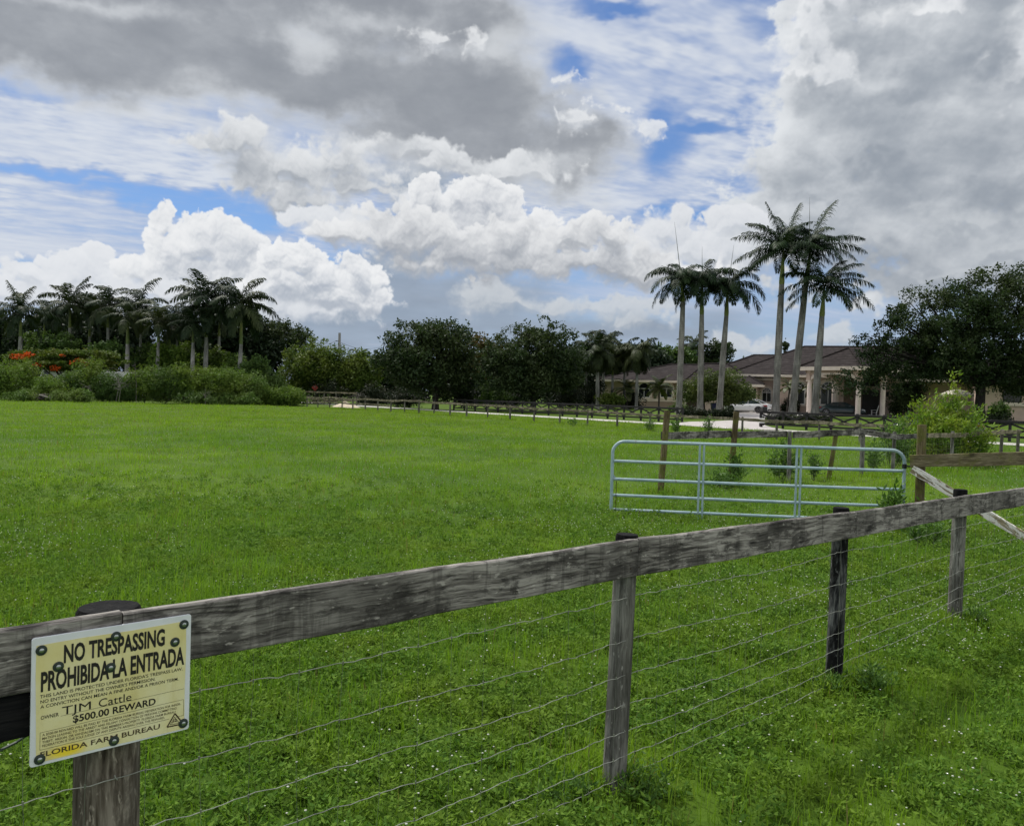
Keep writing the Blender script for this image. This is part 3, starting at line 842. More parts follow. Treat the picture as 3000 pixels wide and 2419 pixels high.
# wire netting on the near side of the posts, below the board
wm = MB(); wv_ = MB()
rgw = random.Random(5)
HZ = [1.005, 0.785, 0.605, 0.455, 0.325, 0.205, 0.10]
def fence_line(u, off):
    """u in post units along the fence"""
    i = min(int(u), 4); f = u - i
    a, d = face_pt(i, off); b2, d2 = face_pt(i + 1, off)
    return a.lerp(b2, f)
def wire_z(k, u):
    i = min(int(u), 4); f = u - i
    drop = (RT[i] + (RT[i + 1] - RT[i]) * f) - 1.288
    sag = math.sin(math.pi * f) * (0.012 + 0.004 * ((k * 7 + i * 3) % 4))
    return HZ[k] + drop * (0.9 if HZ[k] > 0.4 else 0.6) - sag + 0.006 * math.sin(u * 9 + k)
for k in range(len(HZ)):
    pts = []
    n = 5 * 16 * 4
    for j in range(n + 1):
        u = 5.0 * j / n
        p = fence_line(u, 0.004)
        ph = (j % 4)
        p.z = wire_z(k, u) + (0.0045, 0.001, -0.0045, -0.001)[ph] * (1 if (j // 4) % 2 else -0.6) + rgw.uniform(-.0015, .0015)
        pts.append(p - fence.location)
    wm.tube(pts, 0.0016, 5, True)
wm.build('wire_netting', M['wire'], fence)
for j in range(5 * 14):
    u = 5.0 * (j + 0.5) / (5 * 14)
    pts = []
    for k in range(len(HZ)):
        p = fence_line(u + rgw.uniform(-.003, .003), 0.0045); p.z = wire_z(k, u)
        pts.append(p - fence.location)
    p = pts[0].copy(); p.z = 1.10 - fence.location.z; pts.insert(0, p)
    p = pts[-1].copy(); p.z = 0.0; pts.append(p)
    wv_.tube(pts, 0.0007, 4, True)
    for k in range(len(HZ)):
        wv_.tube([pts[k + 1] + Vector((0, 0, 0.006)), pts[k + 1] - Vector((0, 0, 0.006))], 0.003, 5, True)
wv_.build('wire_stay', M['wire_fine'], fence)
for i in range(1, 5):
    for k in (0, 1, 2, 3, 4):
        p, d = face_pt(i, 0.004); p.z = wire_z(k, i)
        p -= fence.location
        MB().tube([p - d * 0.004 + Vector((0, 0, .008)), p + Vector((0, -.003, 0)), p + d * 0.004 - Vector((0, 0, .008))], 0.002, 5).build('staple', M['wire'], fence)
M['nail'] = plain('rusty_nail', (0.05, 0.032, 0.024), 0.7, 0.3, 30.0, 0.4)
for i in range(1, 5):
    q, d = face_pt(i, RTH + 0.002)
    for e in ((-0.035, 0.03) if i in (2, 3) else (0.02,)):
        for dz_ in (0.045, 0.135):
            if i == 1 and dz_ > 0: continue
            p = q + d * e; nq = Vector((d.y, -d.x, 0))
            p.z = RT[i] - RH + dz_; p -= fence.location
            MB().tube([p - nq * .003, p + nq * .0022], [.0048, .0042], 8).build('nail', M['nail'], fence)
bw = MB()
for q in (0.0, 0.016):
    a = FP[1] + Vector((-0.03, -0.10, 1.045 - q)); b2 = FP[0] + Vector((0, -0.08, 0.26 - q))
    pts = [a.lerp(b2, j / 40) + Vector((0, 0.006 * math.sin(j * 1.9 + q * 200), 0.006 * math.cos(j * 1.9 + q * 200))) - fence.location for j in range(41)]
    bw.tube(pts, 0.0042, 6)
bw.build('brace_wire', M['wire_green'], fence)

# ---- the sign
SW, SH = 0.452, 0.360
qs, ds = face_pt(1, RTH + 0.006)
dsign = (ends[2] - ends[1]); dsign.z = 0; dsign.normalize()
nsign = Vector((dsign.y, -dsign.x, 0))
# left edge of the sign on the board face, from the photograph's corner
def on_board(px, py):
    v = ray(px, py); q = ends[1] + nsign * (RTH / 2 + 0.004)
    k = (q - Vector((0, 0, EYE))).dot(nsign) / v.dot(nsign)
    return v * k + Vector((0, 0, EYE))
TL, TR, BR, BL = on_board(102.3, 1866.5), on_board(574.5, 1794.4), on_board(542.6, 2132.9), on_board(84.9, 2246.8)
SW = ((TR - TL).length + (BR - BL).length) / 2; SH = ((BL - TL).length + (BR - TR).length) / 2
sign = thing('warning_sign', 'yellow no trespassing notice on a white plastic board, bolted to the nearest fence', 'sign', TL.lerp(BL, 1.0))
ux = ((TR - TL) + (BR - BL)).normalized(); uz = ((TL - BL) + (TR - BR)).normalized()
uy = uz.cross(ux).normalized(); uz = ux.cross(uy)
sign.rotation_euler = Matrix((ux, uy, uz)).transposed().to_euler()
M['plastic'] = plain('white_plastic', (0.66, 0.68, 0.70), 0.35, 0.06, 8.0)
m, t, b, o = material('yellow_paper')
p_ = objco(t); n_ = t.noise(p_, 5.0, 5, 0.6); n2_ = t.noise(t.v('MULTIPLY', p_, (30, 30, 7)), 1.0, 4, 0.6)
col = t.mix(t.ss(n_, 0.35, 0.7), (0.64, 0.57, 0.25), (0.70, 0.66, 0.40))
col = t.mix(t.mul(t.ss(n2_, 0.5, 0.72), 0.35), col, (0.50, 0.42, 0.16))
x_, y_, z_ = t.sep(p_)
ye = t.v('LENGTH', t.v('MULTIPLY', t.v('SUBTRACT', p_, (0.21 * SW, 0, 0.068 * SH)), (16, 0, 45)))
col = t.mix(t.ss(ye, 0.35, 1.1, 0.9, 0.0), col, (0.80, 0.60, 0.01))
t.put(b.inputs['Base Color'], col); b.inputs['Roughness'].default_value = 0.4
bump(t, b, t.noise(p_, 18.0, 3, 0.5), 0.25, 0.003)
M['paper'] = m
M['ink'] = plain('black_ink', (0.012, 0.010, 0.009), 0.55, 0.1)
M['ink_brown'] = plain('faded_ink', (0.075, 0.05, 0.022), 0.6, 0.2)
M['washer'] = plain('green_rubber_washer', (0.022, 0.035, 0.028), 0.5, 0.2, 60.0)
M['screw'] = plain('steel_screw', (0.35, 0.38, 0.36), 0.3, 0.2, 60.0, 0.9)
def S(u, v): return (u * SW, (1 - v) * SH)
def rrect(x0, x1, z0, z1, r, n=5):
    P = []
    for cx, cz, a0 in ((x1 - r, z1 - r, 0), (x0 + r, z1 - r, 90), (x0 + r, z0 + r, 180), (x1 - r, z0 + r, 270)):
        for k in range(n + 1):
            a = rad(a0 + 90 * k / n); P.append((cx + r * math.cos(a), cz + r * math.sin(a)))
    return P
MB().prism(rrect(0, SW, 0, SH, 0.008), -0.007, 0.0).build('board', M['plastic'], sign, bevel=0.0012)
pap = [S(.026, .061), S(.30, .054), S(.60, .060), S(.963, .052), S(.968, .30), S(.964, .62), S(.966, .985), S(.70, .986), S(.47, .978), S(.035, .973), S(.030, .60), S(.024, .30)]
MB().prism(pap, -0.0078, -0.0071).build('paper', M['paper'], sign)
def text(name, s, u0, v0, u1, vtop, mat, bold=0.0, shear=0.0, parent=sign, cap=0.729):
    """lettering whose baseline starts at (u0, v0), ends at u1, capitals reach up to vtop"""
    cu = bpy.data.curves.new(name, 'FONT'); cu.body = s; cu.size = 1.0; cu.offset = bold; cu.shear = shear
    cu.resolution_u = 3; cu.extrude = 0.0
    ob = bpy.data.objects.new(name, cu); COL.objects.link(ob)
    dg = bpy.context.evaluated_depsgraph_get(); dg.update()
    me = bpy.data.meshes.new_from_object(ob.evaluated_get(dg))
    COL.objects.unlink(ob); bpy.data.objects.remove(ob); bpy.data.curves.remove(cu)
    xs = [v.co.x for v in me.vertices]; x0, x1 = min(xs), max(xs)
    sx = (u1 - u0) * SW / (x1 - x0); sz = (v0 - vtop) * SH / cap
    bx, bz = S(u0, v0)
    for v in me.vertices:
        v.co = Vector((bx + (v.co.x - x0) * sx, -0.0086, bz + v.co.y * sz))
    me.name = name
    return link(name, me, mat, parent)
text('headline', 'NO TRESPASSING', .183, .226, .818, .085, M['ink'], 0.034)
text('headline', 'PROHIBIDA LA ENTRADA', .054, .420, .955, .268, M['ink'], 0.034)
text('legal_line', "THIS LAND IS PROTECTED UNDER FLORIDA'S TRESPASS LAW.", .050, .474, .945, .447, M['ink'], 0.006)
text('legal_line', "NO ENTRY WITHOUT THE OWNER'S PERMISSION.", .053, .514, .760, .487, M['ink'], 0.006)
text('legal_line', 'A CONVICTION CAN MEAN A FINE AND/OR A PRISON TERM.', .054, .554, .918, .527, M['ink'], 0.006)
text('owner_word', 'OWNER', .057, .641, .160, .611, M['ink'], 0.006)
text('owner_name', 'TJM', .178, .640, .350, .572, M['ink'], 0.0)
text('owner_name', 'Cattle', .398, .640, .604, .572, M['ink'], 0.0)
text('reward_line', '$500.00 REWARD', .244, .719, .765, .662, M['ink'], 0.022)
text('small_print', 'A $500.00 REWARD WILL BE PAID BY THE FLORIDA FARM BUREAU FEDERATION FOR INFOR-', .068, .772, .940, .752, M['ink_brown'], 0.004)
text('small_print', 'MATION LEADING TO THE ARREST AND FELONY CONVICTION OF PERSONS COMMITTING', .068, .801, .909, .781, M['ink_brown'], 0.004)
text('small_print', "THEFT, ARSON, OR VANDALISM ON THIS MEMBER'S PROPERTY. FLORIDA FARM BUREAU", .068, .830, .901, .810, M['ink_brown'], 0.004)
text('small_print', 'FEDERATION IS THE SOLE JUDGE OF ANY DISPUTE ARISING OVER THE REWARD.', .068, .858, .829, .838, M['ink_brown'], 0.004)
text('name_line', 'FLORIDA FARM BUREAU', .058, .934, .797, .892, M['ink_brown'], 0.016)
def stroke(mb, pts, w):
    for (a, b2) in zip(pts[:-1], pts[1:]):
        A, B = Vector((a[0], 0, a[1])), Vector((b2[0], 0, b2[1]))
        d = (B - A).normalized(); n = Vector((-d.z, 0, d.x)) * w / 2
        mb.quadset([p + Vector((0, -0.0085, 0)) for p in (A - n, B - n, B + n, A + n)], [(0, 1, 2, 3)])
mb = MB(); stroke(mb, [S(.172, .645), S(.959, .637)], 0.0008)
mb.build('owner_rule', M['ink'], sign)
mb = MB(); stroke(mb, [S(.055, .742), S(.957, .730), S(.959, .868), S(.905, .870)], 0.0009); stroke(mb, [S(.86, .871), S(.055, .877), S(.055, .742)], 0.0009)
mb.build('print_box', M['ink_brown'], sign)
mb = MB()
tri = [S(.899, .836), S(.846, .937), S(.958, .942), S(.899, .836)]
stroke(mb, tri, 0.0042)
stroke(mb, [S(.897, .866), S(.868, .924), S(.930, .926), S(.897, .866)], 0.0016)
stroke(mb, [S(.882, .915), S(.893, .890), S(.904, .884), S(.908, .912)], 0.0022); stroke(mb, [S(.886, .905), S(.915, .903)], 0.0022)
mb.build('triangle_emblem', M['ink_brown'], sign)
for k, (u, v_) in enumerate([(.054, .101), (.497, .087), (.948, .080), (.888, .219), (.152, .251), (.467, .335), (.958, .938), (.498, .945), (.055, .949)]):
    x, z = S(u, v_)
    R = 0.0148
    pr = [(0.0001, R * 0.98), (0.0010, R), (0.0030, R * 0.93), (0.0042, R * 0.62), (0.0038, R * 0.5)]
    w = MB().tube([(0, -h, 0) for h, _ in pr], [r_ for _, r_ in pr], 22, True).build('washer', M['washer'], sign, (x, -0.0079, z), smooth=True)
    sc_ = MB().tube([(0, -0.0035, 0), (0, -0.0050, 0), (0, -0.0066, 0)], [0.0068, 0.0066, 0.0042], 12, True)
    sc_.box(-0.0032, 0.0032, -0.0072, -0.0064, -0.0006, 0.0006, Matrix.Rotation(0.7 * k, 4, 'Y'))
    sc_.build('screw', M['screw'], w, (0, 0, 0), smooth=True)

# ---- tubular gate
m, t, b, o = material('gate_paint')
p_ = objco(t); n_ = t.noise(p_, 3.0, 6, 0.65)
col = t.mix(t.ss(n_, 0.40, 0.62), (0.22, 0.32, 0.345), (0.30, 0.40, 0.42))
col = t.mix(t.ss(t.noise(p_, 14.0, 5, 0.7), 0.60, 0.70, 0.0, 0.75), col, (0.17, 0.13, 0.10))
t.put(b.inputs['Base Color'], col); b.inputs['Roughness'].default_value = 0.42; b.inputs['Specular IOR Level'].default_value = 0.5
M['gate'] = m
GL, GR = Vector((1.70, 13.8, 0)), Vector((6.335, 13.28, 0))
gate = thing('tubular_gate', 'pale blue tubular metal farm gate standing in the grass', 'gate', GL)
gd_ = (GR - GL); GLEN = gd_.length; gate.rotation_euler = (0, 0, math.atan2(gd_.y, gd_.x))
ZT = [1.235, 0.905, 0.605, 0.335, 0.095]
GRAD = 0.027
Rc = 0.20
def arc(cx, cz, r, a0, a1, n=8): return [(cx + r * math.cos(rad(a0 + (a1 - a0) * k / n)), 0, cz + r * math.sin(rad(a0 + (a1 - a0) * k / n))) for k in range(n + 1)]
pts = [(0, 0, -0.04), (0, 0, 0.5)] + arc(Rc, ZT[0] - Rc, Rc, 180, 90) + [(GLEN * .3, 0, ZT[0]), (GLEN * .6, 0, ZT[0])] + arc(GLEN - Rc, ZT[0] - Rc, Rc, 90, 0) + [(GLEN, 0, 0.5), (GLEN, 0, -0.02)]
MB().tube(pts, GRAD, 14).build('outer_frame', M['gate'], gate, smooth=True)
for k, z in enumerate(ZT[1:]):
    MB().tube([(GRAD * 0.8 + (GLEN - 2 * GRAD * .8) * j / 6, 0, z - 0.006 * math.sin(math.pi * j / 6)) for j in range(7)], GRAD * 0.92, 12).build('rail', M['gate'], gate, smooth=True)
for f in (0.313, 0.646):
    mb = MB()
    for e in (-0.034, 0.034):
        mb.tube([(GLEN * f + e, -0.012, -0.05), (GLEN * f + e, -0.012, ZT[0] - 0.012)], 0.0185, 10)
    mb.build('upright', M['gate'], gate, smooth=True)
M['dark_steel'] = plain('dark_steel', (0.03, 0.03, 0.03), 0.5, 0.2, 9.0, 0.7)
for z in (0.90, 0.15):
    MB().tube([(GLEN, 0, z + .05), (GLEN, 0, z + .12)], 0.036, 12).tube([(GLEN + .03, -0.01, z + .085), (GLEN + 0.15, -0.03, z + .085)], 0.012, 8).build('hinge', M['dark_steel'], gate, smooth=True)
mb = MB()
for j in range(26):
    z = 0.565 - j * 0.019
    a = rad(90 * (j % 2) + 20)
    c = Vector((0.075 + 0.004 * math.sin(j), -0.03, z))
    ring = [c + Vector((0.006 * math.cos(q) * math.cos(a), 0.006 * math.cos(q) * math.sin(a), 0.014 * math.sin(q))) for q in [k * math.pi / 4 for k in range(9)]]
    mb.tube(ring, 0.0026, 5, False)
mb.build('chain', plain('rusty_chain', (0.06, 0.035, 0.025), 0.7, 0.3, 9.0, 0.5), gate)
MB().prism([(0.02, 0.60), (0.02, 0.70), (0.075, 0.60)], -0.006, 0.006).box(0.02, 0.10, -0.03, 0.03, 0.595, 0.606).build('latch_plate', M['gate'], gate)

# ---- mossy fence carrying the gate's hinge, running off to the right
HP = Vector((6.50, 13.08, 0))
hf = thing('braced_fence', 'mossy brown fence end with a flaking diagonal brace at the gate hinge', 'fence', HP)
post('post', HP, HP + Vector((-0.01, 0, 1.665)), 0.071, M['post_moss'], hf, 71)
HP2 = Vector((8.9, 10.6, 0))
post('post', HP2, HP2 + Vector((0, 0, 1.4)), 0.07, M['post_moss'], hf, 72)
dd = (HP2 - HP).normalized(); nn = Vector((dd.y, -dd.x, 0))
def at_plane(px, py, q, n):
    v = ray(px, py); k = (q - Vector((0, 0, EYE))).dot(n) / v.dot(n)
    return v * k + Vector((0, 0, EYE))
qf = HP + nn * (0.071 + 0.02)
a, b2 = at_plane(2668, 1369, qf, nn), at_plane(3090, 1360, qf, nn)
board('rail', a, b2, 0.195, 0.038, M['rail_moss'], hf, 73)
qb = HP + nn * (0.071 + 0.02)
a, b2 = at_plane(2666, 1384, qb, nn), at_plane(3060, 1624, qb, nn)
br_ = board('brace', a, b2, 0.135, 0.038, M['brace'], hf, 74)
br_['label'] = 'diagonal brace with flaking white paint'

# ---- paddock fence behind the gate
PP = [(3.10, 17.0, 1.70, 0.066, 'post_moss', 0.09), (5.04, 18.9, 1.71, 0.064, 'post_moss', 0.09), (6.72, 19.9, 1.27, 0.05, 'post', -0.02), (8.00, 20.75, 1.24, 0.055, 'post_moss', 0.16), (9.25, 21.75, 1.25, 0.058, 'post', 0.0), (10.55, 22.8, 1.2, 0.05, 'post', 0.02),
      (12.3, 24.6, 1.2, 0.055, 'post', 0), (14.2, 26.6, 1.18, 0.055, 'post', 0), (16.1, 28.4, 1.15, 0.055, 'post', 0.0), (17.55, 29.6, 1.15, 0.06, 'post_far', 0.02), (18.95, 30.9, 1.15, 0.06, 'post_far', 0)]
pf = thing('paddock_fence', 'old plank and wire fence behind the blue gate with two tall mossy posts', 'fence', (3.10, 17.0, 0))
for k, (x, y, h, r, mt, ln) in enumerate(PP):
    z0 = gz(x, y)
    post('post', (x, y, z0), (x + ln, y, z0 + h), r, M[mt], pf, 80 + k, 12)
for k in range(len(PP) - 1):
    a, b2 = PP[k], PP[k + 1]
    d = Vector((b2[0] - a[0], b2[1] - a[1], 0)).normalized(); nn2 = Vector((d.y, -d.x, 0))
    sgn = -1.0 if k < 2 else 1.0
    off = nn2 * sgn * 0.085
    pa = Vector((a[0] + a[5] * .6, a[1], gz(a[0], a[1]) + (1.10 if k < 5 else 0.98))) + off; pb = Vector((b2[0] + b2[5] * .6, b2[1], gz(b2[0], b2[1]) + (1.11 if k < 4 else 0.98))) + off
    board('rail', pa, pb - d * 0.006, 0.155 if k < 5 else 0.14, 0.03, M['rail_old' if k < 6 else 'rail_far'], pf, 90 + k, 0.006, n=16)
wp = MB()
for k in range(len(PP) - 1):
    a, b2 = PP[k], PP[k + 1]
    A, B = Vector((a[0], a[1] - .07, gz(a[0], a[1]))), Vector((b2[0], b2[1] - .07, gz(b2[0], b2[1])))
    for z in (1.0, .8, .62, .46, .32, .2, .1):
        wp.tube([A.lerp(B, j / 10) + Vector((0, 0, z - .015 * math.sin(j * math.pi / 10))) - pf.location for j in range(11)], 0.0016, 4)
    for j in range(1, 16):
        p = A.lerp(B, j / 16) - pf.location
        wp.tube([p + Vector((0, 0, 1.08)), p + Vector((0, 0, .02))], 0.0014, 4)
wp.build('wire_netting', M['wire_fine'], pf)

# ---- the long field fence along the road
FF0 = Vector((8.16, 48.9, 0)); FD = Vector((RDX, RDY, 0))
ff = thing('field_fence', 'long single rail fence of thin grey posts along the far edge of the field', 'fence', FF0)
LT = [-45.4, -43.0, -40.5, -38.0, -35.9, -33.6, -31.4, -29.2, -27.0, -24.8, -22.6, -20.4, -18.2, -15.6, -13.0, -10.4, -7.8, -5.2, -2.6, 0.0, 2.1, 4.28, 6.44, 8.5, 10.86, 12.96, 15.1, 17.3]
rgf = random.Random(8)
tops = []
for k, l in enumerate(LT):
    p = FF0 + FD * l; p.z = gz(p.x, p.y)
    h = (1.06 + 0.10 * min(1, max(0, -l / 35))) * rgf.uniform(0.97, 1.03)
    post('post', p, p + Vector((rgf.uniform(-.03, .03), rgf.uniform(-.03, .03), h)), rgf.uniform(0.058, 0.07), M['post_far'], ff, 200 + k, 8)
    tops.append(p + Vector((0, 0, h - 0.20)))
nf = Vector((-NX, -NY, 0))
for k in range(len(LT) - 1):
    board('rail', tops[k] + nf * 0.085, tops[k + 1] + nf * 0.085 - FD * 0.01, 0.15, 0.03, M['rail_far'], ff, 300 + k, 0.010, n=10)
for k in range(0, 7):
    for dz in (0.42,):
        board('rail', tops[k] + nf * 0.085 - Vector((0, 0, dz)), tops[k + 1] + nf * 0.085 - FD * 0.01 - Vector((0, 0, dz)), 0.13, 0.03, M['rail_far'], ff, 340 + k, 0.010, n=10)

# far brown two-rail fence across the road end
bf = thing('brown_fence', 'pale brown two rail fence across the end of the lane, below the red sign', 'fence', on(880, 97))
ends_ = [on(812, 99), on(880, 98), on(950, 97), on(985, 96.5), on(1046, 96)]
for k, p in enumerate(ends_):
    post('post', p, p + Vector((0, 0, 1.62)), 0.07, M['post_far'], bf, 400 + k, 8)
for k in range(len(ends_) - 1):
    for z in (1.38, 0.52):
        board('rail', ends_[k] + Vector((0, -.08, z)), ends_[k + 1] + Vector((0, -.08, z - 0.02)), 0.17, 0.03, M['rail_far'], bf, 420 + k, 0.01, n=8)

# ---- black crossbuck fences of the house
def crossbuck(name, label, ls, s0=3.8):
    p0 = road_pt(ls[0], s0); base = Vector((p0[0], p0[1], gz(*p0)))
    f = thing(name, label, 'fence', base)
    P = []
    for l in ls:
        x, y = road_pt(l, s0); P.append(Vector((x, y, gz(x, y))))
    d = FD
    nn3 = Vector((-NX, -NY, 0))
    for p in P:
        q = p - f.location
        Mx = Matrix.Translation(q) @ Matrix.Rotation(math.atan2(d.y, d.x), 4, 'Z')
        MB().box(-.065, .065, -.06, .06, -0.1, 1.22, Mx).build('post', M['black_fence'], f)
    for a, b2 in zip(P[:-1], P[1:]):
        for (z0, z1, h, off) in ((1.02, 1.02, 0.15, 0.085), (0.20, 0.20, 0.13, 0.085)):
            board('rail', a + Vector((0, 0, z0)) + nn3 * off, b2 + Vector((0, 0, z1)) + nn3 * off - d * 0.004, h, 0.035, M['black_fence'], f, 1, 0.0, n=2)
        mid = a.lerp(b2, 0.5)
        for (e, g) in ((a, b2),):
            # the crossed diagonals of one panel, each a bar of its own, one behind the other
            dl = (g - e).length
            ang = math.atan2(0.66, dl)
            for sgn, off in ((1, 0.045), (-1, 0.012)):
                c = e.lerp(g, 0.5) + Vector((0, 0, 0.675)) + nn3 * off
                o_ = MB().box(-math.hypot(dl, .66) / 2 + .06, math.hypot(dl, .66) / 2 - .06, -.014, .014, -.055, .055).build('diagonal', M['black_fence'], f, c - f.location)
                o_.rotation_euler = (0, -sgn * ang, math.atan2(d.y, d.x))
    return f
def l_of(px):
    """distance along the road of the black fence at a photo column"""
    r_ = (px - 1500.0) / FPX
    bx, by = road_pt(0, 3.8)
    return (r_ * by - bx) / (RDX - r_ * RDY)
l0 = l_of(1648)
crossbuck('black_fence', 'black crossbuck fence before the left wing of the house, left of the driveway', [l0 - 1.86 * k for k in range(9, 0, -1)] + [l0 + 1.86 * k for k in range(0, 8)] + [l_of(1999)])
l1_ = l_of(2229)
crossbuck('black_fence', 'black crossbuck fence before the portico, right of the driveway, with a mailbox', [l1_] + [l1_ + 1.78 * k for k in range(1, 16)])

# ------------------------------------------------------------------ the house
HA = rad(20.0)
HD0 = 99.0
hn = Vector((math.sin(HA), math.cos(HA), 0)); he = Vector((math.cos(HA), -math.sin(HA), 0))
HG = 0.45
def hit(px, py, D):
    """house coordinates (along the front, depth, height) of a photo position, on the plane at distance D"""
    v = ray(px, py); k = D / v.dot(hn); p = v * k
    return Vector((p.dot(he), D - HD0, EYE + p.z - HG))
def hs(px, D): return hit(px, 1150, D).x
def hz(px, py, D): return hit(px, py, D).z

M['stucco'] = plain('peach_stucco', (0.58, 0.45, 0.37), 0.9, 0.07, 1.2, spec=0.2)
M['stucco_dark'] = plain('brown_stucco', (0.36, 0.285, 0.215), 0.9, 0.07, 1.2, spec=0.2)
M['trim'] = plain('pale_trim', (0.74, 0.65, 0.55), 0.85, 0.06, 1.5, spec=0.2)
M['column'] = plain('column_paint', (0.78, 0.67, 0.60), 0.8, 0.06, 1.5, spec=0.25)
M['white'] = plain('white_paint', (0.72, 0.72, 0.70), 0.5, 0.05, 4.0)
M['door_dark'] = plain('dark_door', (0.010, 0.008, 0.007), 0.4, 0.2, 2.0)
M['garage_door'] = plain('garage_door_brown', (0.055, 0.028, 0.022), 0.6, 0.2, 2.0)
m, t, b, o = material('window_glass')
t.put(b.inputs['Base Color'], (0.008, 0.010, 0.011)); b.inputs['Roughness'].default_value = 0.08; b.inputs['Specular IOR Level'].default_value = 0.35
M['glass'] = m
m, t, b, o = material('roof_tile')
p_ = objco(t); x_, y_, z_ = t.sep(p_)
row = t.m('FRACT', t.mul(z_, 3.6))
n_ = t.noise(t.v('MULTIPLY', p_, (1.4, 1.4, 6.2)), 1.0, 5, 0.7)
n2_ = t.noise(t.v('MULTIPLY', p_, (4.2, 4.2, 6.2)), 1.0, 1, 0.5)
col = t.ramp(n_, [(0.3, (0.018, 0.0155, 0.0155)), (0.5, (0.036, 0.031, 0.031)), (0.7, (0.068, 0.060, 0.058))])
col = t.mix(t.mul(n2_, 0.5), col, (0.030, 0.024, 0.022))
edge = t.ss(row, 0.0, 0.32, 1.0, 0.0)
col = t.mix(t.mul(edge, 0.72), col, (0.006, 0.005, 0.005))
t.put(b.inputs['Base Color'], col); b.inputs['Roughness'].default_value = 0.9; b.inputs['Specular IOR Level'].default_value = 0.04
bump(t, b, row, 0.8, 0.05)
M['roof'] = m

hp = hn * HD0 + Vector((0, 0, HG))
house = thing('house', 'long low peach stucco house with dark tiled hip roofs and a columned portico', 'house', hp, -HA)

def hwall(name, s0, s1, D0, D1, z0, z1, mat):
    return MB().box(s0, s1, D0 - HD0, D1 - HD0, z0, z1).build(name, mat, house)
def hip(name, s0, s1, D0, D1, ze, zr, rs0, rs1, rD, fascia=0.28, ridge_only=False):
    """hip roof: eave rectangle at ze, ridge from rs0 to rs1 at distance rD, height zr; fascia below"""
    t0, t1, rt = D0 - HD0, D1 - HD0, rD - HD0
    V = [(s0, t0, ze), (s1, t0, ze), (s1, t1, ze), (s0, t1, ze), (rs0, rt, zr), (rs1, rt, zr)]
    mb = MB().quadset(V, [(0, 1, 5, 4), (1, 2, 5), (2, 3, 4, 5), (3, 0, 4), (3, 2, 1, 0)])
    r = mb.build(name, M['roof'], house)
    caps = MB()
    for a, b2 in ((0, 4), (1, 5), (4, 5)):
        A, B = Vector(V[a]), Vector(V[b2]); L = (B - A).length; n = max(4, int(L / 0.35))
        for k in range(n):
            caps.tube([A.lerp(B, k / n) + Vector((0, 0, .02)), A.lerp(B, (k + 1.05) / n) + Vector((0, 0, .055))], [0.11, 0.085], 6)
    caps.build('ridge_tiles', M['roof'], r)
    f = MB()
    f.box(s0 + .02, s1 - .02, t0 + .02, t0 + .16, ze - fascia, ze - .006).box(s0 + .02, s0 + .16, t0 + .162, t1 - .02, ze - fascia, ze - .006).box(s1 - .16, s1 - .02, t0 + .162, t1 - .02, ze - fascia, ze - .006)
    f.box(s0 + .162, s1 - .162, t0 + .162, t0 + 0.9, ze - .06, ze - .04)
    f.build('fascia', M['trim'], r)
    return r

def arch_pts(w, h, n=14):
    """outline of a round headed opening, from lower right over the top to lower left"""
    r = w / 2
    return [(r, 0)] + [(r * math.cos(math.pi * k / n), h - r + r * math.sin(math.pi * k / n)) for k in range(n + 1)] + [(-r, 0)]
def arched_window(sc_, zb, w, h, D, surround=0.28, fan=True, label=None):
    """round headed window standing on the wall plane D"""
    t0 = D - HD0
    Mx = Matrix.Translation((sc_, t0, zb))
    fr = MB()
    outer, inner = arch_pts(w, h), arch_pts(w - 0.14, h - 0.07)
    fr.band(outer, inner, -0.10, -0.03, Mx)
    fr.box(-w / 2, w / 2, -0.10, -0.03, -0.07, 0.0, Mx)
    win = fr.build('window', M['white'], house)
    if label: win['label'] = label
    MB().prism(arch_pts(w - 0.13, h - 0.065), -0.045, -0.035, M=Mx).build('pane', M['glass'], win)
    bars = MB()
    zs = h - w / 2
    bars.box(-w / 2 + .06, w / 2 - .06, -0.088, -0.05, zs - .045, zs + .045, Mx)
    bars.box(-.03, .03, -0.09, -0.05, 0.0, zs - .045, Mx)
    if fan:
        for a in (45, 90, 135):
            R_ = Matrix.Translation((0, 0, zs + .045)) @ Matrix.Rotation(-rad(a), 4, 'Y')
            bars.box(0.0 if a == 90 else 0.03, w / 2 - .06, -0.086, -0.052, -.02, .02, Mx @ R_)
        for q in (0.5,):
            r1, r0 = w / 2 * q + .02, w / 2 * q - .02
            o_ = [(r1 * math.cos(math.pi * k / 10), zs + .045 + r1 * math.sin(math.pi * k / 10)) for k in range(11)]
            i_ = [(r0 * math.cos(math.pi * k / 10), zs + .045 + r0 * math.sin(math.pi * k / 10)) for k in range(11)]
            bars.band(o_, i_, -0.084, -0.053, Mx)
    bars.build('glazing_bar', M['white'], win)
    su = MB()
    su.band(arch_pts(w + 2 * surround, h + surround), arch_pts(w + 0.004, h + 0.002), -0.075, 0.05, Mx)
    su.box(-w / 2 - surround - .08, w / 2 + surround + .08, -0.13, 0.05, -0.26, -0.072, Mx)
    su.build('surround', M['trim'], win)
    return win

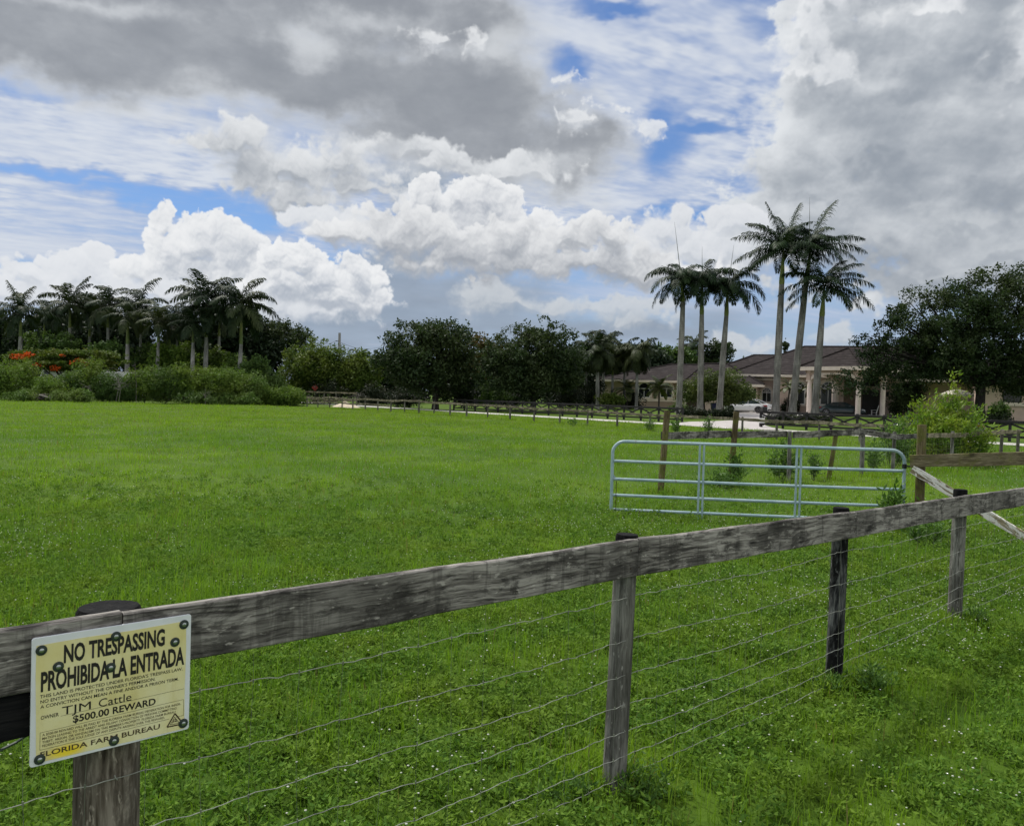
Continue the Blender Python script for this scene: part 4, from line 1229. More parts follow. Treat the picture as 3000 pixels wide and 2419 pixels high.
# left wing
DA = 101.0
sA0, sA1 = hs(1760, DA), hs(1998, DA)
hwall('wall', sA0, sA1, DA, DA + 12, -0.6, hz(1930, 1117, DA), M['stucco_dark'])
hwall('base_band', sA0 - .04, sA1 + .04, DA - 0.06, DA - .003, hz(1930, 1176, DA), hz(1930, 1168, DA), M['trim'])
eA = hit(1985, 1114.5, DA - 0.9)
hip('roof', hs(1740, DA - .9), hs(2120, DA - .9), DA - .9, DA + 13, eA.z, hz(1968, 1067.5, DA + 6), hs(1966, DA + 6), hs(2110, DA + 6), DA + 6)
for px in (1887, 1952):
    c = hit(px, 1162.5, DA)
    arched_window(c.x, c.z, 1.45, 1.75, DA, 0.22, False)
# garage wing, standing forward
DG = 96.0
sG0, sG1 = hs(2000, DG), hs(2218, DG)
zG = hz(2200, 1130, DG)
hwall('wall', sG0, sG1, DG, DG + 10, -0.6, zG, M['stucco'])
hip('roof', hs(1996, DG - .8), hs(2238, DG - .8), DG - .8, DG + 13, hz(2200, 1125.5, DG - .8), hz(2100, 1066, DG + 5.5), hs(2062, DG + 5.5), hs(2128, DG + 5.5), DG + 5.5)
def garage_door(px0, px1, py0, py1):
    a, b2 = hit(px0, py1, DG), hit(px1, py0, DG)
    d = MB().box(a.x, b2.x, DG - HD0 - .02, DG - HD0 + .03, 0.0, b2.z)
    for k in range(1, 4): d.box(a.x + .02, b2.x - .02, DG - HD0 - .03, DG - HD0 - .021, b2.z * k / 4 - .02, b2.z * k / 4 + .02)
    d = d.build('garage_door', M['garage_door'], house)
    w = b2.x - a.x
    o_ = [(a.x - .35, 0), (a.x - .35, b2.z + .35), (b2.x + .35, b2.z + .35), (b2.x + .35, 0)]
    i_ = [(a.x, 0), (a.x, b2.z), (b2.x, b2.z), (b2.x, 0)]
    MB().band(o_, i_, DG - HD0 - .08, DG - HD0 - .004).build('door_surround', M['trim'], d)
garage_door(2010, 2058, 1150, 1200)
garage_door(2118, 2198, 1143, 1200)
MB().box(hs(2206, DG), hs(2215, DG), DG - HD0 - .02, DG - HD0 - .004, 0, hz(2210, 1139, DG)).build('side_door', M['door_dark'], house)

# main block
DM = 99.7
sM0, sM1 = hs(2040, DM), hs(2600, DM)
zM = hz(2240, 1111, DM)
hwall('wall', sM0, hs(2272, DM), DM, DM + 17, -0.6, zM, M['stucco'])
DM2 = 98.5
hwall('wall', hs(2272, DM) + .002, hs(2472, DM2), DM2, DM + 17, -0.6, hz(2330, 1102, DM2), M['stucco'])
hwall('wall', hs(2472, DM2) + .002, hs(2860, DM2), DM + 2.2, DM + 17, -0.6, hz(2330, 1102, DM2), M['stucco'])
hwall('wall', hs(2597, DM2), hs(2860, DM2), DM2 + .4, DM + 2.197, -0.6, hz(2700, 1112, DM2), M['stucco'])
rz = hz(2400, 1015.5, DM + 9)
hip('roof', hs(2025, DM - .9), hs(2285, DM - .9), DM - .9, DM + 19, hz(2240, 1107, DM - .9), hz(2260, 1041, DM + 7), hs(2205, DM + 7), hs(2290, DM + 7), DM + 7)
hip('roof', hs(2130, DM2 - .9), hs(2880, DM2 - .9), DM2 - .9, DM + 20, hz(2330, 1097.5, DM2 - .9), rz, hs(2352, DM + 9), hs(2700, DM + 9), DM + 9)
c = hit(2245.5, 1176, DM); arched_window(c.x, c.z, 1.05, hz(2245, 1136, DM) - c.z, DM, 0.26, True)
c = hit(2336, 1182, DM2); arched_window(c.x, c.z, 1.55, hz(2336, 1117, DM2) - c.z, DM2, 0.3, True)
c = hit(2425, 1184, DM2); arched_window(c.x, c.z, 1.62, hz(2425, 1117, DM2) - c.z, DM2, 0.3, True)
MB().box(hs(2272, DM) + .05, hs(2472, DM2), DM2 - HD0 - .06, DM2 - HD0 - .003, hz(2330, 1190, DM2), hz(2330, 1184.5, DM2)).build('base_band', M['trim'], house)
MB().box(hs(2205, DM), hs(2272, DM), DM - HD0 - .06, DM - HD0 - .003, hz(2240, 1184, DM), hz(2240, 1179, DM)).build('base_band', M['trim'], house)
# entrance recess
DE = DM + 2.2
a, b2 = hit(2524, 1215, DE), hit(2578, 1109, DE)
w = b2.x - a.x
ent = MB()
ent.box(a.x, b2.x, DE - HD0 - .05, DE - HD0 - .004, -0.05, hz(2550, 1142, DE))
ent = ent.build('front_door', M['door_dark'], house)
MB().prism([(x + (a.x + b2.x) / 2, z + hz(2550, 1131, DE)) for x, z in arch_pts(w, max(w / 2 + .05, b2.z - hz(2550, 1131, DE)))], DE - HD0 - .05, DE - HD0 - .004).build('fanlight', M['glass'], ent)
MB().box(a.x - .15, b2.x + .15, DE - HD0 - .09, DE - HD0 - .003, hz(2550, 1141.6, DE), hz(2550, 1131.3, DE)).build('lintel', M['trim'], ent)
MB().box(hs(2593, DM2 + .4) + .12, hs(2600, DM2 + .4) + .14, DM2 + .4 - HD0 - .05, DM2 + .4 - HD0 - .004, hz(2595, 1161, DM2), hz(2595, 1147, DM2)).build('wall_lamp', M['door_dark'], house)
# right of the entrance
c = hit(2642, 1195, DM2 + .4); arched_window(c.x, c.z, 1.5, hz(2642, 1120, DM2 + .4) - c.z, DM2 + .4, 0.28, True)
hip('roof', hs(2618, DM2 - 1.5), hs(2858, DM2 - 1.5), DM2 - 1.5, DM + 8, hz(2740, 1110.5, DM2 - 1.5), hz(2720, 1048, DM + 2), hs(2690, DM + 2), hs(2760, DM + 2), DM + 2)
# right wing
DR = 95.0
hwall('wall', hs(2862, DR), hs(3160, DR), DR, DR + 14, -0.6, hz(2930, 1112, DR), M['stucco'])
hip('roof', hs(2850, DR - .9), hs(3180, DR - .9), DR - .9, DR + 15, hz(2930, 1108, DR - .9), hz(2930, 1045, DR + 7), hs(2905, DR + 7), hs(3120, DR + 7), DR + 7)
a, b2 = hit(2938, 1178, DR), hit(2994, 1138, DR)
wr = MB().band([(a.x, a.z), (a.x, b2.z), (b2.x, b2.z), (b2.x, a.z)], [(a.x + .08, a.z + .08), (a.x + .08, b2.z - .08), (b2.x - .08, b2.z - .08), (b2.x - .08, a.z + .08)], DR - HD0 - .07, DR - HD0 - .004, closed=True).build('window', M['door_dark'], house)
MB().box(a.x + .07, b2.x - .07, DR - HD0 - .035, DR - HD0 - .004, a.z + .07, b2.z - .07).build('pane', M['glass'], wr)
MB().box(a.x - .25, b2.x + 3, DR - HD0 - .12, DR - HD0 - .003, a.z - .35, a.z - .01).build('sill', M['trim'], wr)

# portico, turned towards the drive
FLc, FRc = Vector((31.4, 87.5, 0)), Vector((34.7, 83.0, 0))
e1 = (FRc - FLc).normalized(); e2 = Vector((-e1.y, e1.x, 0)); LP_ = (FRc - FLc).length; DP_ = 4.54
if e2.y < 0: e2 = -e2
inv = Matrix.Rotation(HA, 3, 'Z')
def H(p): return inv @ (Vector(p) - hp)          # world -> house coordinates
ztop = 4.12 - HG
for q in (FLc, FRc, FRc + e2 * DP_, FLc + e2 * DP_):
    c = H((q.x, q.y, 0)); c.z = 0
    col_ = MB().tube([c + Vector((0, 0, z)) for z in (-0.25, 0.0, 1.2, 2.6, ztop - .12, ztop)], [0.25, 0.25, 0.25, 0.245, 0.235, 0.235], 20)
    o_ = col_.build('column', M['column'], house, smooth=True)
    cap = MB().box(-.30, .30, -.30, .30, ztop - .11, ztop - .002, Matrix.Translation((c.x, c.y, 0)) @ Matrix.Rotation(math.atan2((inv @ e1).y, (inv @ e1).x), 4, 'Z'))
    cap.build('capital', M['trim'], o_)
def panel(A, B, name):
    """beam with an arch between two columns"""
    A, B = H((A.x, A.y, 0)), H((B.x, B.y, 0)); A.z = B.z = 0
    L = (B - A).length; ang = math.atan2((B - A).y, (B - A).x)
    Mx = Matrix.Translation(A) @ Matrix.Rotation(ang, 4, 'Z')
    zt = ztop + 1.12
    n = 20; a0, a1 = 0.26, L - 0.26; rise = 0.62
    ar = [(a0 + (a1 - a0) * k / n, ztop + 0.02 + rise * (1 - (2 * k / n - 1) ** 2) ** 0.62) for k in range(n + 1)]
    top = [(x, zt) for x, z in ar]
    mb = MB().band(top, ar, -.18, .18, Mx)
    mb.box(-.30, a0 - .002, -.22, .22, ztop, zt, Mx).box(a1 + .002, L + .30, -.22, .22, ztop, zt, Mx)
    o_ = mb.build('beam', M['stucco'], house)
    MB().band([(x, z + 0.34) for x, z in ar], [(x, z - .03) for x, z in ar], -.235, -.182, Mx).build('arch_trim', M['trim'], o_)
    MB().box(-.36, L + .36, -.27, -.222, zt - .34, zt + .0, Mx).build('cornice', M['stucco_dark'], o_)
panel(FLc, FRc, 'front')
panel(FRc, FRc + e2 * DP_, 'right')
panel(FLc + e2 * DP_, FLc, 'left')
ze = ztop + 1.42; ov = 0.85
cs = [FLc - e1 * ov - e2 * ov, FRc + e1 * ov - e2 * ov, FRc + e1 * ov + e2 * (DP_ + 4), FLc - e1 * ov + e2 * (DP_ + 4)]
cs = [H((q.x, q.y, 0)) for q in cs]
for q in cs: q.z = ze
m1 = (FLc + FRc) / 2 + e2 * 2.6; m2 = (FLc + FRc) / 2 + e2 * (DP_ + 4)
ap1, ap2 = H((m1.x, m1.y, 0)), H((m2.x, m2.y, 0)); ap1.z = ap2.z = ze + 2.05
pr = MB().quadset(cs + [ap1, ap2], [(0, 1, 4), (1, 2, 5, 4), (3, 0, 4, 5), (0, 3, 2, 1)]).build('roof', M['roof'], house)
f = MB()
for a, b2 in ((0, 1), (1, 2), (3, 0)):
    A, B = cs[a], cs[b2]; L = (B - A).length
    Mx = Matrix.Translation(A) @ Matrix.Rotation(math.atan2((B - A).y, (B - A).x), 4, 'Z')
    f.box(.03, L - .03, .01, .14, -.40, -.006, Mx)
f.build('fascia', M['trim'], pr)
caps = MB()
for A, B in ((cs[0], ap1), (cs[1], ap1)):
    n = 14
    for k in range(n):
        caps.tube([A.lerp(B, k / n) + Vector((0, 0, .02)), A.lerp(B, (k + 1.05) / n) + Vector((0, 0, .055))], [0.12, 0.09], 6)
caps.build('ridge_tiles', M['roof'], pr)

# ------------------------------------------------------------------ cars
M['car_white'] = plain('white_car_paint', (0.78, 0.79, 0.80), 0.18, 0.01, 1.0, spec=0.6)
M['car_dark'] = plain('dark_green_car_paint', (0.018, 0.034, 0.034), 0.15, 0.05, 1.0, spec=0.6)
M['car_black'] = plain('black_car_paint', (0.010, 0.011, 0.012), 0.15, 0.05, 1.0, spec=0.6)
M['tyre'] = plain('tyre_rubber', (0.010, 0.010, 0.010), 0.85, 0.1, 8.0)
M['alloy'] = plain('alloy_wheel', (0.22, 0.22, 0.23), 0.35, 0.1, 8.0, 0.8)
M['lamp_red'] = plain('red_lamp_glass', (0.30, 0.012, 0.018), 0.2, 0.1, 8.0)
M['lamp_clear'] = plain('clear_lamp_glass', (0.55, 0.56, 0.57), 0.15, 0.1, 8.0)
M['car_glass'] = plain('car_glass', (0.030, 0.042, 0.046), 0.06, 0.05, 2.0, spec=0.8)
M['trim_black'] = plain('black_plastic', (0.012, 0.012, 0.013), 0.6, 0.1, 8.0)

def make_car(label, loc, heading, paint, L=4.6, W=1.80, Hh=1.42):
    """saloon car; its nose points along +x of the thing"""
    car = thing('saloon_car', label, 'car', loc, heading)
    k = L / 4.6
    # body: ring at each station: (x, half width, sill height, shoulder height, deck height)
    ST = [(-2.28, .62, .42, .62, .80), (-2.20, .78, .30, .70, .93), (-1.95, .86, .22, .76, .97), (-1.40, .90, .20, .80, .96), (-.6, .90, .20, .80, .94),
          (.3, .90, .20, .79, .92), (1.0, .90, .20, .77, .90), (1.5, .88, .20, .73, .85), (1.95, .83, .24, .66, .77), (2.18, .72, .30, .58, .67), (2.29, .52, .36, .52, .58)]
    V, F = [], []
    for x, w, zb, zs, zd in ST:
        for y, z in ((-w * .86, zb), (-w * .99, zb + .12), (-w, (zb + zs) / 2), (-w * .97, zs), (-w * .86, zd - .01), (-w * .45, zd + .02), (w * .45, zd + .02), (w * .86, zd - .01), (w * .97, zs), (w, (zb + zs) / 2), (w * .99, zb + .12), (w * .86, zb)):
            V.append((x * k, y * W / 1.8, z))
    n = 12
    for i in range(len(ST) - 1):
        for j in range(n):
            a, b2 = i * n + j, i * n + (j + 1) % n
            F.append((a, b2, b2 + n, a + n))
    F.append(tuple(range(n))[::-1]); F.append(tuple(range((len(ST) - 1) * n, len(ST) * n)))
    MB().quadset(V, F).build('body', paint, car, smooth=True)
    # cabin: profile points (x, z, half width)
    def cab(inset, dz):
        C_ = [(-1.72, .955, .74), (-1.25, 1.19, .66), (-.72, 1.36, .585), (-.1, 1.42, .57), (.30, 1.385, .575), (.80, 1.16, .655), (1.22, .925, .74)]
        return [(x * k, z * Hh / 1.42 + dz if z > .96 else z, (w - inset) * W / 1.8) for x, z, w in C_]
    G = cab(0.0, -0.015)
    V, F = [], []
    for x, z, w in G:
        zb = .86
        V += [(x, -(.80) * W / 1.8, zb), (x, -w, z), (x, w, z), (x, .80 * W / 1.8, zb)]
    for i in range(len(G) - 1):
        a = i * 4
        F += [(a, a + 4, a + 5, a + 1), (a + 1, a + 5, a + 6, a + 2), (a + 2, a + 6, a + 7, a + 3)]
    MB().quadset(V, F).build('window', M['car_glass'], car, smooth=False)
    # roof skin and pillars over the glass
    R_ = cab(0.0, 0.0)
    roof = MB()
    def strip(pts, wdt):
        for A, B in zip(pts[:-1], pts[1:]):
            roof.tube([A, B], wdt, 6)
    V = []; F = []
    rows = R_[2:5]
    for x, z, w in rows:
        for q in (-1, -.6, 0, .6, 1): V.append((x, w * q, z + .012 * (1 - q * q)))
    for i in range(len(rows) - 1):
        for j in range(4): F.append((i * 5 + j, i * 5 + j + 1, (i + 1) * 5 + j + 1, (i + 1) * 5 + j))
    nb = len(V); V += [(x, y, z - .035) for x, y, z in V]
    F += [tuple(q + nb for q in f)[::-1] for f in F[:]]
    E = [0, 1, 2, 3, 4, 9, 14, 13, 12, 11, 10, 5]
    F += [(E[i], E[(i + 1) % 12], E[(i + 1) % 12] + nb, E[i] + nb) for i in range(12)]
    roof.quadset(V, F)
    for sg in (-1, 1):
        strip([Vector((x, sg * (w + .006), z)) for x, z, w in R_[:3]], .030)
        strip([Vector((x, sg * (w + .006), z)) for x, z, w in R_[4:]], .024)
        strip([Vector((x, sg * (w + .006), z)) for x, z, w in R_[2:5]], .022)
        strip([Vector((-.25 * k, sg * .577 * W / 1.8, 1.41 * Hh / 1.42)), Vector((-.30 * k, sg * .80 * W / 1.8, .93))], .028)
    roof.build('roof', paint, car, smooth=True)
    for x in (-1.38 * k, 1.42 * k):
        for sg in (-1, 1):
            y = sg * (W / 2 - .10)
            wh = MB().tube([(x, y - .11, .325), (x, y - .10, .325), (x, y + .10, .325), (x, y + .11, .325)], [.29, .325, .325, .29], 22).build('wheel', M['tyre'], car, smooth=True)
            rm = MB().tube([(x, y + sg * .112, .325), (x, y + sg * .122, .325)], [.055, .05], 14)
            for q in range(5):
                Mq = Matrix.Translation((x, y + sg * .116, .325)) @ Matrix.Rotation(q * 2 * math.pi / 5, 4, 'Y')
                rm.box(.03, .215, -.008, .008, -.028, .028, Mq)
            o_, i_ = [], []
            for q in range(21):
                a = 2 * math.pi * q / 20; o_.append((.235 * math.cos(a), .235 * math.sin(a))); i_.append((.20 * math.cos(a), .20 * math.sin(a)))
            rm.band(o_, i_, -.008, .008, Matrix.Translation((x, y + sg * .116, .325)))
            rm.build('rim', M['alloy'], wh)
            arch = MB()
            oa = [(.40 * math.cos(math.pi * q / 14), .40 * math.sin(math.pi * q / 14)) for q in range(15)]
            ia = [(.335 * math.cos(math.pi * q / 14), .335 * math.sin(math.pi * q / 14)) for q in range(15)]
            arch.band(oa, ia, -.02, .02, Matrix.Translation((x, sg * (W / 2 - .005), .325)))
            arch.build('wheel_arch', M['trim_black'], car)
    for sg in (-1, 1):
        MB().prism([(-2.24 * k, .70), (-2.20 * k, .84), (-1.80 * k, .86), (-1.92 * k, .74)], sg * (W / 2 - .20), sg * (W / 2 - .028)).build('tail_light', M['lamp_red'], car)
        MB().prism([(2.20 * k, .54), (2.16 * k, .66), (1.78 * k, .74), (1.90 * k, .60)], sg * (W / 2 - .24), sg * (W / 2 - .075)).build('headlight', M['lamp_clear'], car)
        MB().box(.75 * k, .92 * k, sg * (W / 2 + .01), sg * (W / 2 + .17), .94, 1.06).build('door_mirror', paint, car, bevel=.02)
        MB().box(-.62 * k, -.44 * k, sg * (W / 2 - .012), sg * (W / 2 + .015), .745, .775).build('door_handle', M['trim_black'], car)
    MB().box(-2.33 * k, -2.22 * k, -.62, .62, .30, .44).build('rear_diffuser', M['trim_black'], car, bevel=.02)
    MB().box(-2.305 * k, -2.285 * k, -.25, .25, .63, .745).build('number_plate', M['lamp_clear'], car)
    return car

c = on(2192, 86.0)
make_car('white saloon car parked at the head of the driveway, tail towards the viewer', (c.x, c.y, gz(c.x, c.y) + .05), rad(143), M['car_white'], 4.8, 1.85, 1.46)
c = on(2466, 87.6)
make_car('dark green saloon car under the portico beside the front door', (c.x, c.y, HG + .06), -HA + rad(-4), M['car_dark'], 4.9, 1.86, 1.40)
c = on(2745, 47.0)
make_car('black saloon car on the lane, half hidden by the bright green shrub', (c.x, c.y, .04), math.atan2(RDY, RDX) + rad(208), M['car_black'], 4.8, 1.85, 1.42)

# white van and trailer glimpsed over the bushes on the left
def van(name, label, px, d, L, Hh, heading, kind):
    c = on(px, d)
    v_ = thing(name, label, kind, (c.x, c.y, 0), heading)
    if name == 'white_van':
        prof = [(-L / 2, .35), (-L / 2, Hh - .08), (-L / 2 + .12, Hh), (L / 2 - 1.5, Hh), (L / 2 - .75, 1.30), (L / 2 - .1, 1.08), (L / 2, .80), (L / 2, .35)]
        MB().prism(prof, -.98, .98).build('body', M['car_white'], v_, bevel=.05)
        MB().prism([(L / 2 - 1.43, Hh - .12), (L / 2 - .72, 1.36), (L / 2 - .70, 1.38), (L / 2 - 1.40, Hh - .10)], -.86, .86, M=Matrix.Translation((.05, 0, .02))).build('windscreen', M['car_glass'], v_)
        for sg in (-1, 1):
            MB().prism([(L / 2 - 2.4, 1.25), (L / 2 - 2.4, Hh - .2), (L / 2 - 1.62, Hh - .2), (L / 2 - 1.05, 1.25)], sg * .975, sg * .99).build('side_window', M['car_glass'], v_)
    else:
        MB().box(-L / 2, L / 2, -1.05, 1.05, .55, Hh).build('body', M['car_white'], v_, bevel=.06)
        MB().box(L / 2, L / 2 + .9, -.05, .05, .5, .58).build('drawbar', M['trim_black'], v_)
    for x in (-L / 2 + .9, L / 2 - .9):
        for sg in (-1, 1):
            MB().tube([(x, sg * .78, .34), (x, sg * .99, .34)], .34, 16).build('wheel', M['tyre'], v_, smooth=True)
    return v_
van('white_van', 'white van mostly hidden in the bushes below the orange flowering tree', 168, 92, 5.2, 3.18, rad(170), 'van')
van('box_trailer', 'white trailer showing its flat roof over the bushes beside dead branches', 352, 94, 4.6, 3.18, rad(-6), 'trailer')

# ------------------------------------------------------------------ small things round the house
def rocking_chair():
    c = on(2562, 88.0)
    ch = thing('rocking_chair', 'white slatted rocking chair between the portico columns', 'chair', (c.x, c.y, HG), rad(150))
    for sg in (-1, 1):
        MB().tube([(x, sg * .27, .04 + .16 * (x / .5) ** 2) for x in (-.5, -.3, -.1, .1, .3, .5)], .022, 6).build('rocker', M['white'], ch)
        MB().tube([(.24, sg * .27, .07), (.24, sg * .27, .68)], .022, 6).build('leg', M['white'], ch)
        MB().tube([(-.22, sg * .25, .07), (-.24, sg * .25, .45), (-.44, sg * .25, 1.2)], .022, 6).build('leg', M['white'], ch)
        MB().box(-.32, .30, sg * .27 - .045, sg * .27 + .045, .68, .71).build('armrest', M['white'], ch)
    MB().box(-.24, .27, -.25, .25, .42, .45).build('seat', M['white'], ch)
    Mb = Matrix.Translation((-.235, 0, .45)) @ Matrix.Rotation(rad(-15), 4, 'Y')
    bk = MB().box(-.015, .015, -.25, .25, .70, .80, Mb).box(-.015, .015, -.25, .25, .03, .09, Mb)
    for k in range(6): bk.box(-.012, .012, -.22 + .083 * k - .026, -.22 + .083 * k + .026, .091, .699, Mb)
    bk.build('backrest', M['white'], ch)
rocking_chair()

c = gnd(2093, 1212)
bn = thing('wheelie_bin', 'dark blue bin standing by the garage wall', 'bin', (c.x, 82.5, gz(c.x, 82.5)))
bn.location.x = on(2093, 82.5).x
bl = plain('blue_plastic', (0.012, 0.018, 0.085), 0.45, 0.1, 5.0)
MB().quadset([(-.22, -.24, .06), (.22, -.24, .06), (.22, .24, .06), (-.22, .24, .06), (-.29, -.33, .95), (.29, -.33, .95), (.29, .33, .95), (-.29, .33, .95)], [(3, 2, 1, 0), (4, 5, 6, 7), (0, 1, 5, 4), (1, 2, 6, 5), (2, 3, 7, 6), (3, 0, 4, 7)]).build('body', bl, bn, bevel=.02)
MB().box(-.31, .31, -.36, .35, .952, 1.02).build('lid', bl, bn, bevel=.02)
for sg in (-1, 1): MB().tube([(sg * .24, .27, .1), (sg * .30, .27, .1)], .1, 12).build('wheel', M['tyre'], bn)

x_, y_ = road_pt(l1_ + 0.45, 3.45)
mbx = thing('mailbox', 'black round topped mailbox on the first post of the black fence by the driveway', 'mailbox', (x_, y_, gz(x_, y_) + 1.172))
MB().prism([(-.16, 0), (.16, 0)] + [(.16 * math.cos(math.pi * k / 10), .16 + .16 * math.sin(math.pi * k / 10)) for k in range(11)], -.28, .28, axis='y').build('box', M['black_fence'], mbx)
MB().box(-.165, .165, -.292, -.282, .01, .30).build('door', M['trim_black'], mbx)
MB().box(.165, .18, -.05, .05, .12, .30).build('flag', M['lamp_red'], mbx)
x_, y_ = road_pt(l1_ + 0.55, 3.1)
nb_ = thing('newspaper_box', 'small white box on a dark stub beside the driveway gatepost', 'box', (x_, y_, gz(x_, y_)))
MB().box(-.06, .06, -.06, .06, 0, .18).box(-.14, .14, -.12, .12, .18, .34).build('stub', M['black_fence'], nb_)
MB().box(-.17, .17, -.17, .17, .342, .66).build('box', M['white'], nb_, bevel=.02)

# cream garden umbrella behind the bright shrub
c = on(2802, 74.0)
um = thing('garden_umbrella', 'cream garden umbrella open behind the bright green shrub', 'umbrella', c)
cm = plain('cream_canvas', (0.60, 0.56, 0.46), 0.8, 0.06, 3.0)
MB().tube([(0, 0, 0), (0, 0, 2.75)], .028, 8).build('pole', M['white'], um)
V = [(0, 0, 2.85)] + [(1.42 * math.cos(k * math.pi / 4), 1.42 * math.sin(k * math.pi / 4), 2.38) for k in range(8)] + [(.75 * math.cos(k * math.pi / 4), .75 * math.sin(k * math.pi / 4), 2.70) for k in range(8)] + [(1.42 * math.cos(k * math.pi / 4), 1.42 * math.sin(k * math.pi / 4), 2.22) for k in range(8)]
F = []
for k in range(8):
    j = (k + 1) % 8
    F += [(0, 9 + k, 9 + j), (9 + k, 1 + k, 1 + j, 9 + j), (1 + k, 17 + k, 17 + j, 1 + j)]
cn = MB().quadset(V, F).build('canopy', cm, um)
sm_ = cn.modifiers.new('thickness', 'SOLIDIFY'); sm_.thickness = 0.012
MB().tube([(0, 0, 0), (0, 0, .09)], [.28, .25], 16).build('foot', M['trim_black'], um)

# red road sign, sand heap, utility pole
c = on(923, 100)
rs = thing('warning_diamond', 'small red diamond sign on a post in front of the dark trees', 'sign', (c.x, c.y, 0))
MB().tube([(0, 0, 0), (0, 0, 2.0)], .035, 8).build('post', M['post_far'], rs)
MB().prism([(0, 1.55), (.40, 1.98), (0, 2.41), (-.40, 1.98)], -.055, -.04).build('plate', plain('red_sign', (0.30, 0.035, 0.025), 0.5, 0.25, 3.0), rs)
c = on(1012, 86.5)
V, F = [], []
rgs = np.random.RandomState(3)
R_, A_ = 12, 28
for i in range(R_ + 1):
    for j in range(A_):
        r_ = i / R_; a = 2 * math.pi * j / A_
        w_ = 1.5 * (1 + .12 * math.sin(2 * a + 1) + .06 * math.sin(5 * a))
        V.append((r_ * w_ * math.cos(a), r_ * w_ * math.sin(a) * .8, .66 * (1 - r_) ** 1.15 * (1 + .08 * rgs.randn()) - .02))
for i in range(R_):
    for j in range(A_):
        a, b2 = i * A_ + j, i * A_ + (j + 1) % A_
        F.append((a, a + A_, b2 + A_, b2))
tag(MB().quadset(V, F).build('sand_heap', M['sand'], None, (c.x, c.y, 0), smooth=True), 'pale heap of sand by the lane behind the field fence', 'sand heap')

pp_ = at(995, 975, 150); 
up = thing('utility_pole', 'pale concrete utility pole with wires over the distant trees', 'utility pole', (pp_.x, 150, 0))
MB().tube([(0, 0, 0), (0, 0, pp_.z)], [.30, .22], 10).build('pole', plain('pole_concrete', (0.26, 0.25, 0.24), 0.85, 0.1, 1.0), up, smooth=True)
zc = at(985, 999, 150).z
MB().box(-.75, .1, -.05, .05, zc - .06, zc + .06).build('crossarm', M['post_far'], up)
wr_ = MB()
for (pya, pyb, off) in ((998, 1018, -.6), (1012, 1030, 0.0)):
    b2 = at(1120, pyb, 172); a = at(995, pya, 150); c_ = at(930, pya - 8, 140)
    for P_, Q_ in ((a, b2), (a, c_)):
        pts = [P_.lerp(Q_, k / 10) - Vector((0, 0, .8 * math.sin(math.pi * k / 10))) - up.location + Vector((off, 0, 0)) for k in range(11)]
        wr_.tube(pts, 0.028, 4)
wr_.build('wire', M['trim_black'], up)


# ------------------------------------------------------------------ vegetation builders
def leaf_mesh(name, C, size, rg, up=0.35, aspect=0.5, dirs=None, fold=0.12):
    """one folded diamond leaf at every point of C"""
    n = len(C)
    s = size * rg.uniform(0.6, 1.35, n)[:, None]
    if dirs is None:
        d = rg.randn(n, 3)
    else:
        d = dirs + 0.55 * rg.randn(n, 3)
    d /= np.linalg.norm(d, axis=1)[:, None] + 1e-9
    nr = rg.randn(n, 3); nr[:, 2] = np.abs(nr[:, 2]) + up
    w = np.cross(d, nr); w /= np.linalg.norm(w, axis=1)[:, None] + 1e-9
    nn = np.cross(w, d)
    h = s * aspect * 0.5
    V = np.stack([C - d * s * 0.5, C + w * h - nn * s * fold + d * s * .05, C + d * s * 0.5, C - w * h - nn * s * fold + d * s * .05], 1).reshape(-1, 3)
    return np_mesh(name, V, quads=np.arange(4 * n).reshape(-1, 4))

def crown_points(E, n, clumps, rc, rg, shell=0.55, flat=0.75):
    """points gathered in clumps inside a union of ellipsoids E = [(cx, cy, cz, rx, ry, rz)]"""
    E = np.array(E, float)
    vol = E[:, 3] * E[:, 4] * E[:, 5]
    k = rg.choice(len(E), clumps, p=vol / vol.sum())
    u = rg.randn(clumps, 3); u /= np.linalg.norm(u, axis=1)[:, None]
    rr = (shell + (1 - shell) * rg.rand(clumps)) * np.where(rg.rand(clumps) < .25, rg.rand(clumps), 1.0)
    cc = E[k, :3] + u * E[k, 3:] * rr[:, None]
    sz = rg.lognormal(0, 0.35, clumps)
    j = rg.choice(clumps, n, p=sz ** 2 / (sz ** 2).sum())
    q = rg.randn(n, 3); q /= np.linalg.norm(q, axis=1)[:, None]
    q *= (rg.rand(n) ** 0.45)[:, None]
    P = cc[j] + q * (rc * sz[j])[:, None] * np.array([1, 1, flat])
    return P, cc

def limbs(mb, base, E, rg, r0, n, split=0.35, lean=(0, 0)):
    """tapered trunk with boughs reaching into the crown"""
    E = np.array(E, float)
    zc = E[:, 2].mean(); ztop = (E[:, 2] + E[:, 5]).max()
    fork = Vector((base[0] + lean[0], base[1] + lean[1], base[2] + (zc - base[2]) * split))
    b = Vector(base)
    mb.tube([b - Vector((0, 0, .2)), b + Vector((0, 0, .05)), b.lerp(fork, .35) + Vector((rg.randn() * .08, 0, 0)), fork], [r0 * 1.5, r0 * 1.25, r0, r0 * .85], 9)
    for i in range(n):
        k = rg.randint(len(E)); u = rg.randn(3); u /= np.linalg.norm(u)
        e = Vector(E[k, :3] + u * E[k, 3:] * rg.uniform(.55, .9))
        if e.z < fork.z + .2: e.z = fork.z + rg.uniform(.3, 1.0)
        m_ = fork.lerp(e, .5) + Vector((rg.randn() * .3, rg.randn() * .3, rg.uniform(-.2, .5)))
        mb.tube([fork - Vector((0, 0, .1)), fork.lerp(m_, .5), m_, m_.lerp(e, .6), e], [r0 * .55, r0 * .42, r0 * .28, r0 * .16, r0 * .05], 6)

